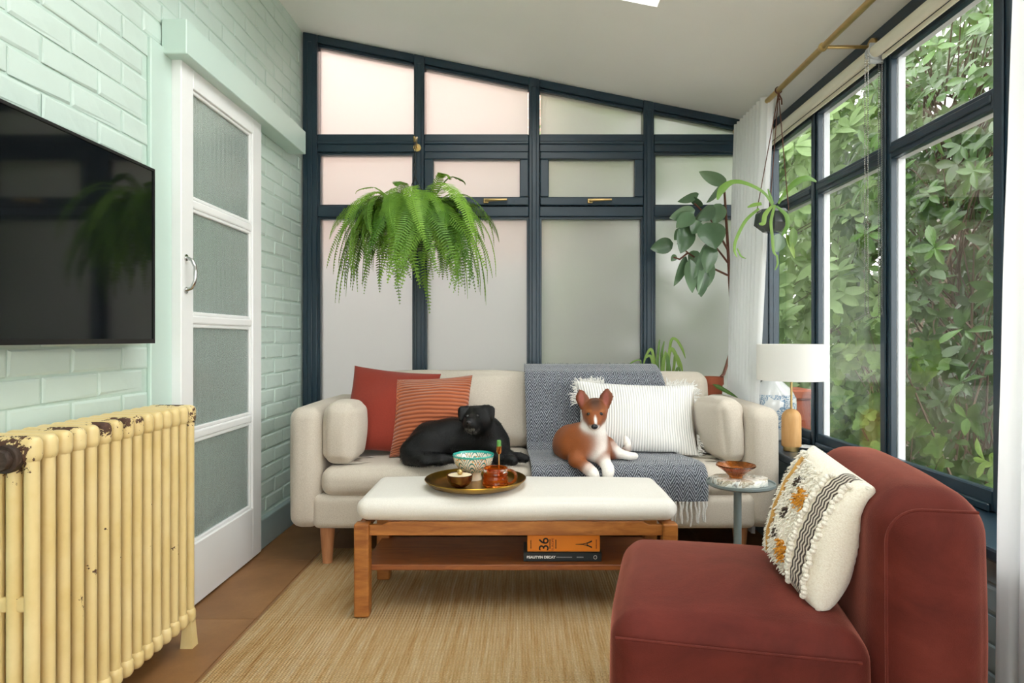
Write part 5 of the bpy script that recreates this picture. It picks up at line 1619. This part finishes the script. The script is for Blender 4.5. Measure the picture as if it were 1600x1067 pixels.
shrub('tall_evergreen_shrub', 'tall evergreen whose branches fill the upper garden panes', (3.1, 4.6, -.25), (2.9, 4.6, 2.75), (.6, 1.7, .9), 700, lm, M['cam1'], .115, 0, 2, G)
shrub('loose_shrub', 'pale green loose shrub seen behind the lamp reflection', (2.6, 5.4, -.25), (2.5, 5.6, 1.35), (.5, 1.0, 1.55), 620, lm, M['cam2'], .085, 0, 3, G)
shrub('currant_bush', 'light green bush with lobed leaves low behind the red chair', (2.2, 3.7, -.25), (2.05, 3.72, .62), (.22, .42, .50), 120, lobs, M['cam2'], .085, 0, 4, G, (3, 5))
shrub('far_hedge', 'dense dark hedge at the back of the garden', (3.6, 5.0, -.25), (3.75, 5.6, 1.7), (.25, 3.4, 1.9), 1000, lm, M['cam1'], .17, 0, 5, G, nparts=60)
shrub('low_plant', 'small bright leafy plant just outside below the window corner', (1.75, 2.15, -.25), (1.72, 2.20, .47), (.10, .22, .16), 16, lm, M['cam2'], .085, 0, 6, G, (4, 6), 60)
# plank fence behind the shrubs
fence = thing('garden_fence', 'weathered horizontal plank fence behind the shrubs', 'fence', (4.45, 5, -.25))
fmat = wood('weathered_timber', '#6B5B4C', '#94816C', (14, 1.5, 14), .85)
pm = MB().box(-.011, .011, -3.5, 3.5, 0, .14).mesh('plank', smooth=False, bevel=.004); pm.materials.append(fmat)
for k in range(13): inst('plank', pm, fence, (rg.uniform(-.006, .006), 0, .03+k*.158))
for k in range(5): part('post', MB().box(4.465, 4.55, 1.6+k*1.7, 1.69+k*1.7, -.25, 1.95), fmat, fence, smooth=False)
# brown eaves of a shed above the hedge
shed = thing('garden_shed', 'grey garden shed with brown eaves behind the hedge', 'shed', (5.6, 6.0, -.25))
part('wall', MB().box(4.9, 6.6, 3.2, 8.6, -.25, 2.75), mat('grey_render', '#A39C96', .9, .1, 3), shed, smooth=False)
part('eaves', MB().box(4.72, 4.92, 3.0, 8.8, 2.72, 2.88), mat('brown_fascia', '#7A5A45', .8), shed, smooth=False)
part('roof', MB().hexa([(4.7, 3, 2.88), (6.7, 3, 2.88), (6.7, 8.8, 2.88), (4.7, 8.8, 2.88), (5.6, 3, 3.3), (5.8, 3, 3.3), (5.8, 8.8, 3.3), (5.6, 8.8, 3.3)]), mat('roof_felt', '#5B5654', .9), shed, smooth=False)
# terracotta trough outside the corner pane, and a hedge behind the green corner of the frosted wall
tr_ = thing('planter', 'terracotta trough outside the corner pane behind the vase', 'planter', (1.69, 4.11, -.25))
part('trough', MB().box(1.57, 1.80, 4.00, 4.22, .42, .62).box(1.55, 1.82, 3.98, 4.24, .62, .68), M['terra'], tr_, smooth=False, bevel=.01)
part('stand', MB().box(1.60, 1.77, 4.03, 4.19, -.25, .42), fmat, tr_, smooth=False)
shrub('corner_bush', 'leafy bush outside the frosted corner pane', (1.45, 4.9, -.25), (1.35, 4.80, 1.55), (1.2, .35, 1.8), 1000, lm, M['cam3'], .17, 0, 7, G, nparts=40)

# ================================================================== soft things give way to what they lean on
ob = bpy.data.objects
sofa_s = solid(sofa); backs = solid(*[c for c in sofa.children if c.name.startswith('back_')]); DN, BK, FW = (0, 0, -1), (0, 1, 0), (0, -1, 0)
boxl, boxr = ob['box_cushion'], ob['box_cushion.001']; red, rib, lum = ob['square_cushion'], ob['ribbed_cushion'], [c for c in lp.children if c.name.startswith('cover')][0]
dogb, dogt = [c for c in bd.children if c.name.startswith('body')][0], [c for c in td.children if c.name.startswith('body')][0]
press(boxl, (-1, 0, 0), sofa_s, .002, .12); press(boxl, DN, sofa_s, .002, .08)
press(boxr, (1, 0, 0), sofa_s, .002, .12); press(boxr, DN, sofa_s, .002, .08)
for o_, tr_s in ((red, sofa_s), (rib, sofa_s), (lum, solid(sofa, thr))):
    g_ = .009 if o_ is lum else .002
    press(o_, DN, tr_s, g_, .07); press(o_, BK, backs, .020 if o_ is lum else .002, .25)
press(red, FW, solid(boxl), .002, .16)
press(red, FW, solid(dogb), .002, .20)
press(rib, FW, solid(dogb), .002, .20)
press(rib, BK, solid(red), .002, .20)
press(lum, FW, solid(dogt), .002, .20)
cov = [c for c in tcu.children if c.name.startswith('cover')][0]; chs = {c.name.split('.')[0]: solid(c) for c in ch.children}
press(cov, DN, chs['seat'], .002, .07); press(cov, (.978, -.208, 0), chs['backrest'], .002, .16)
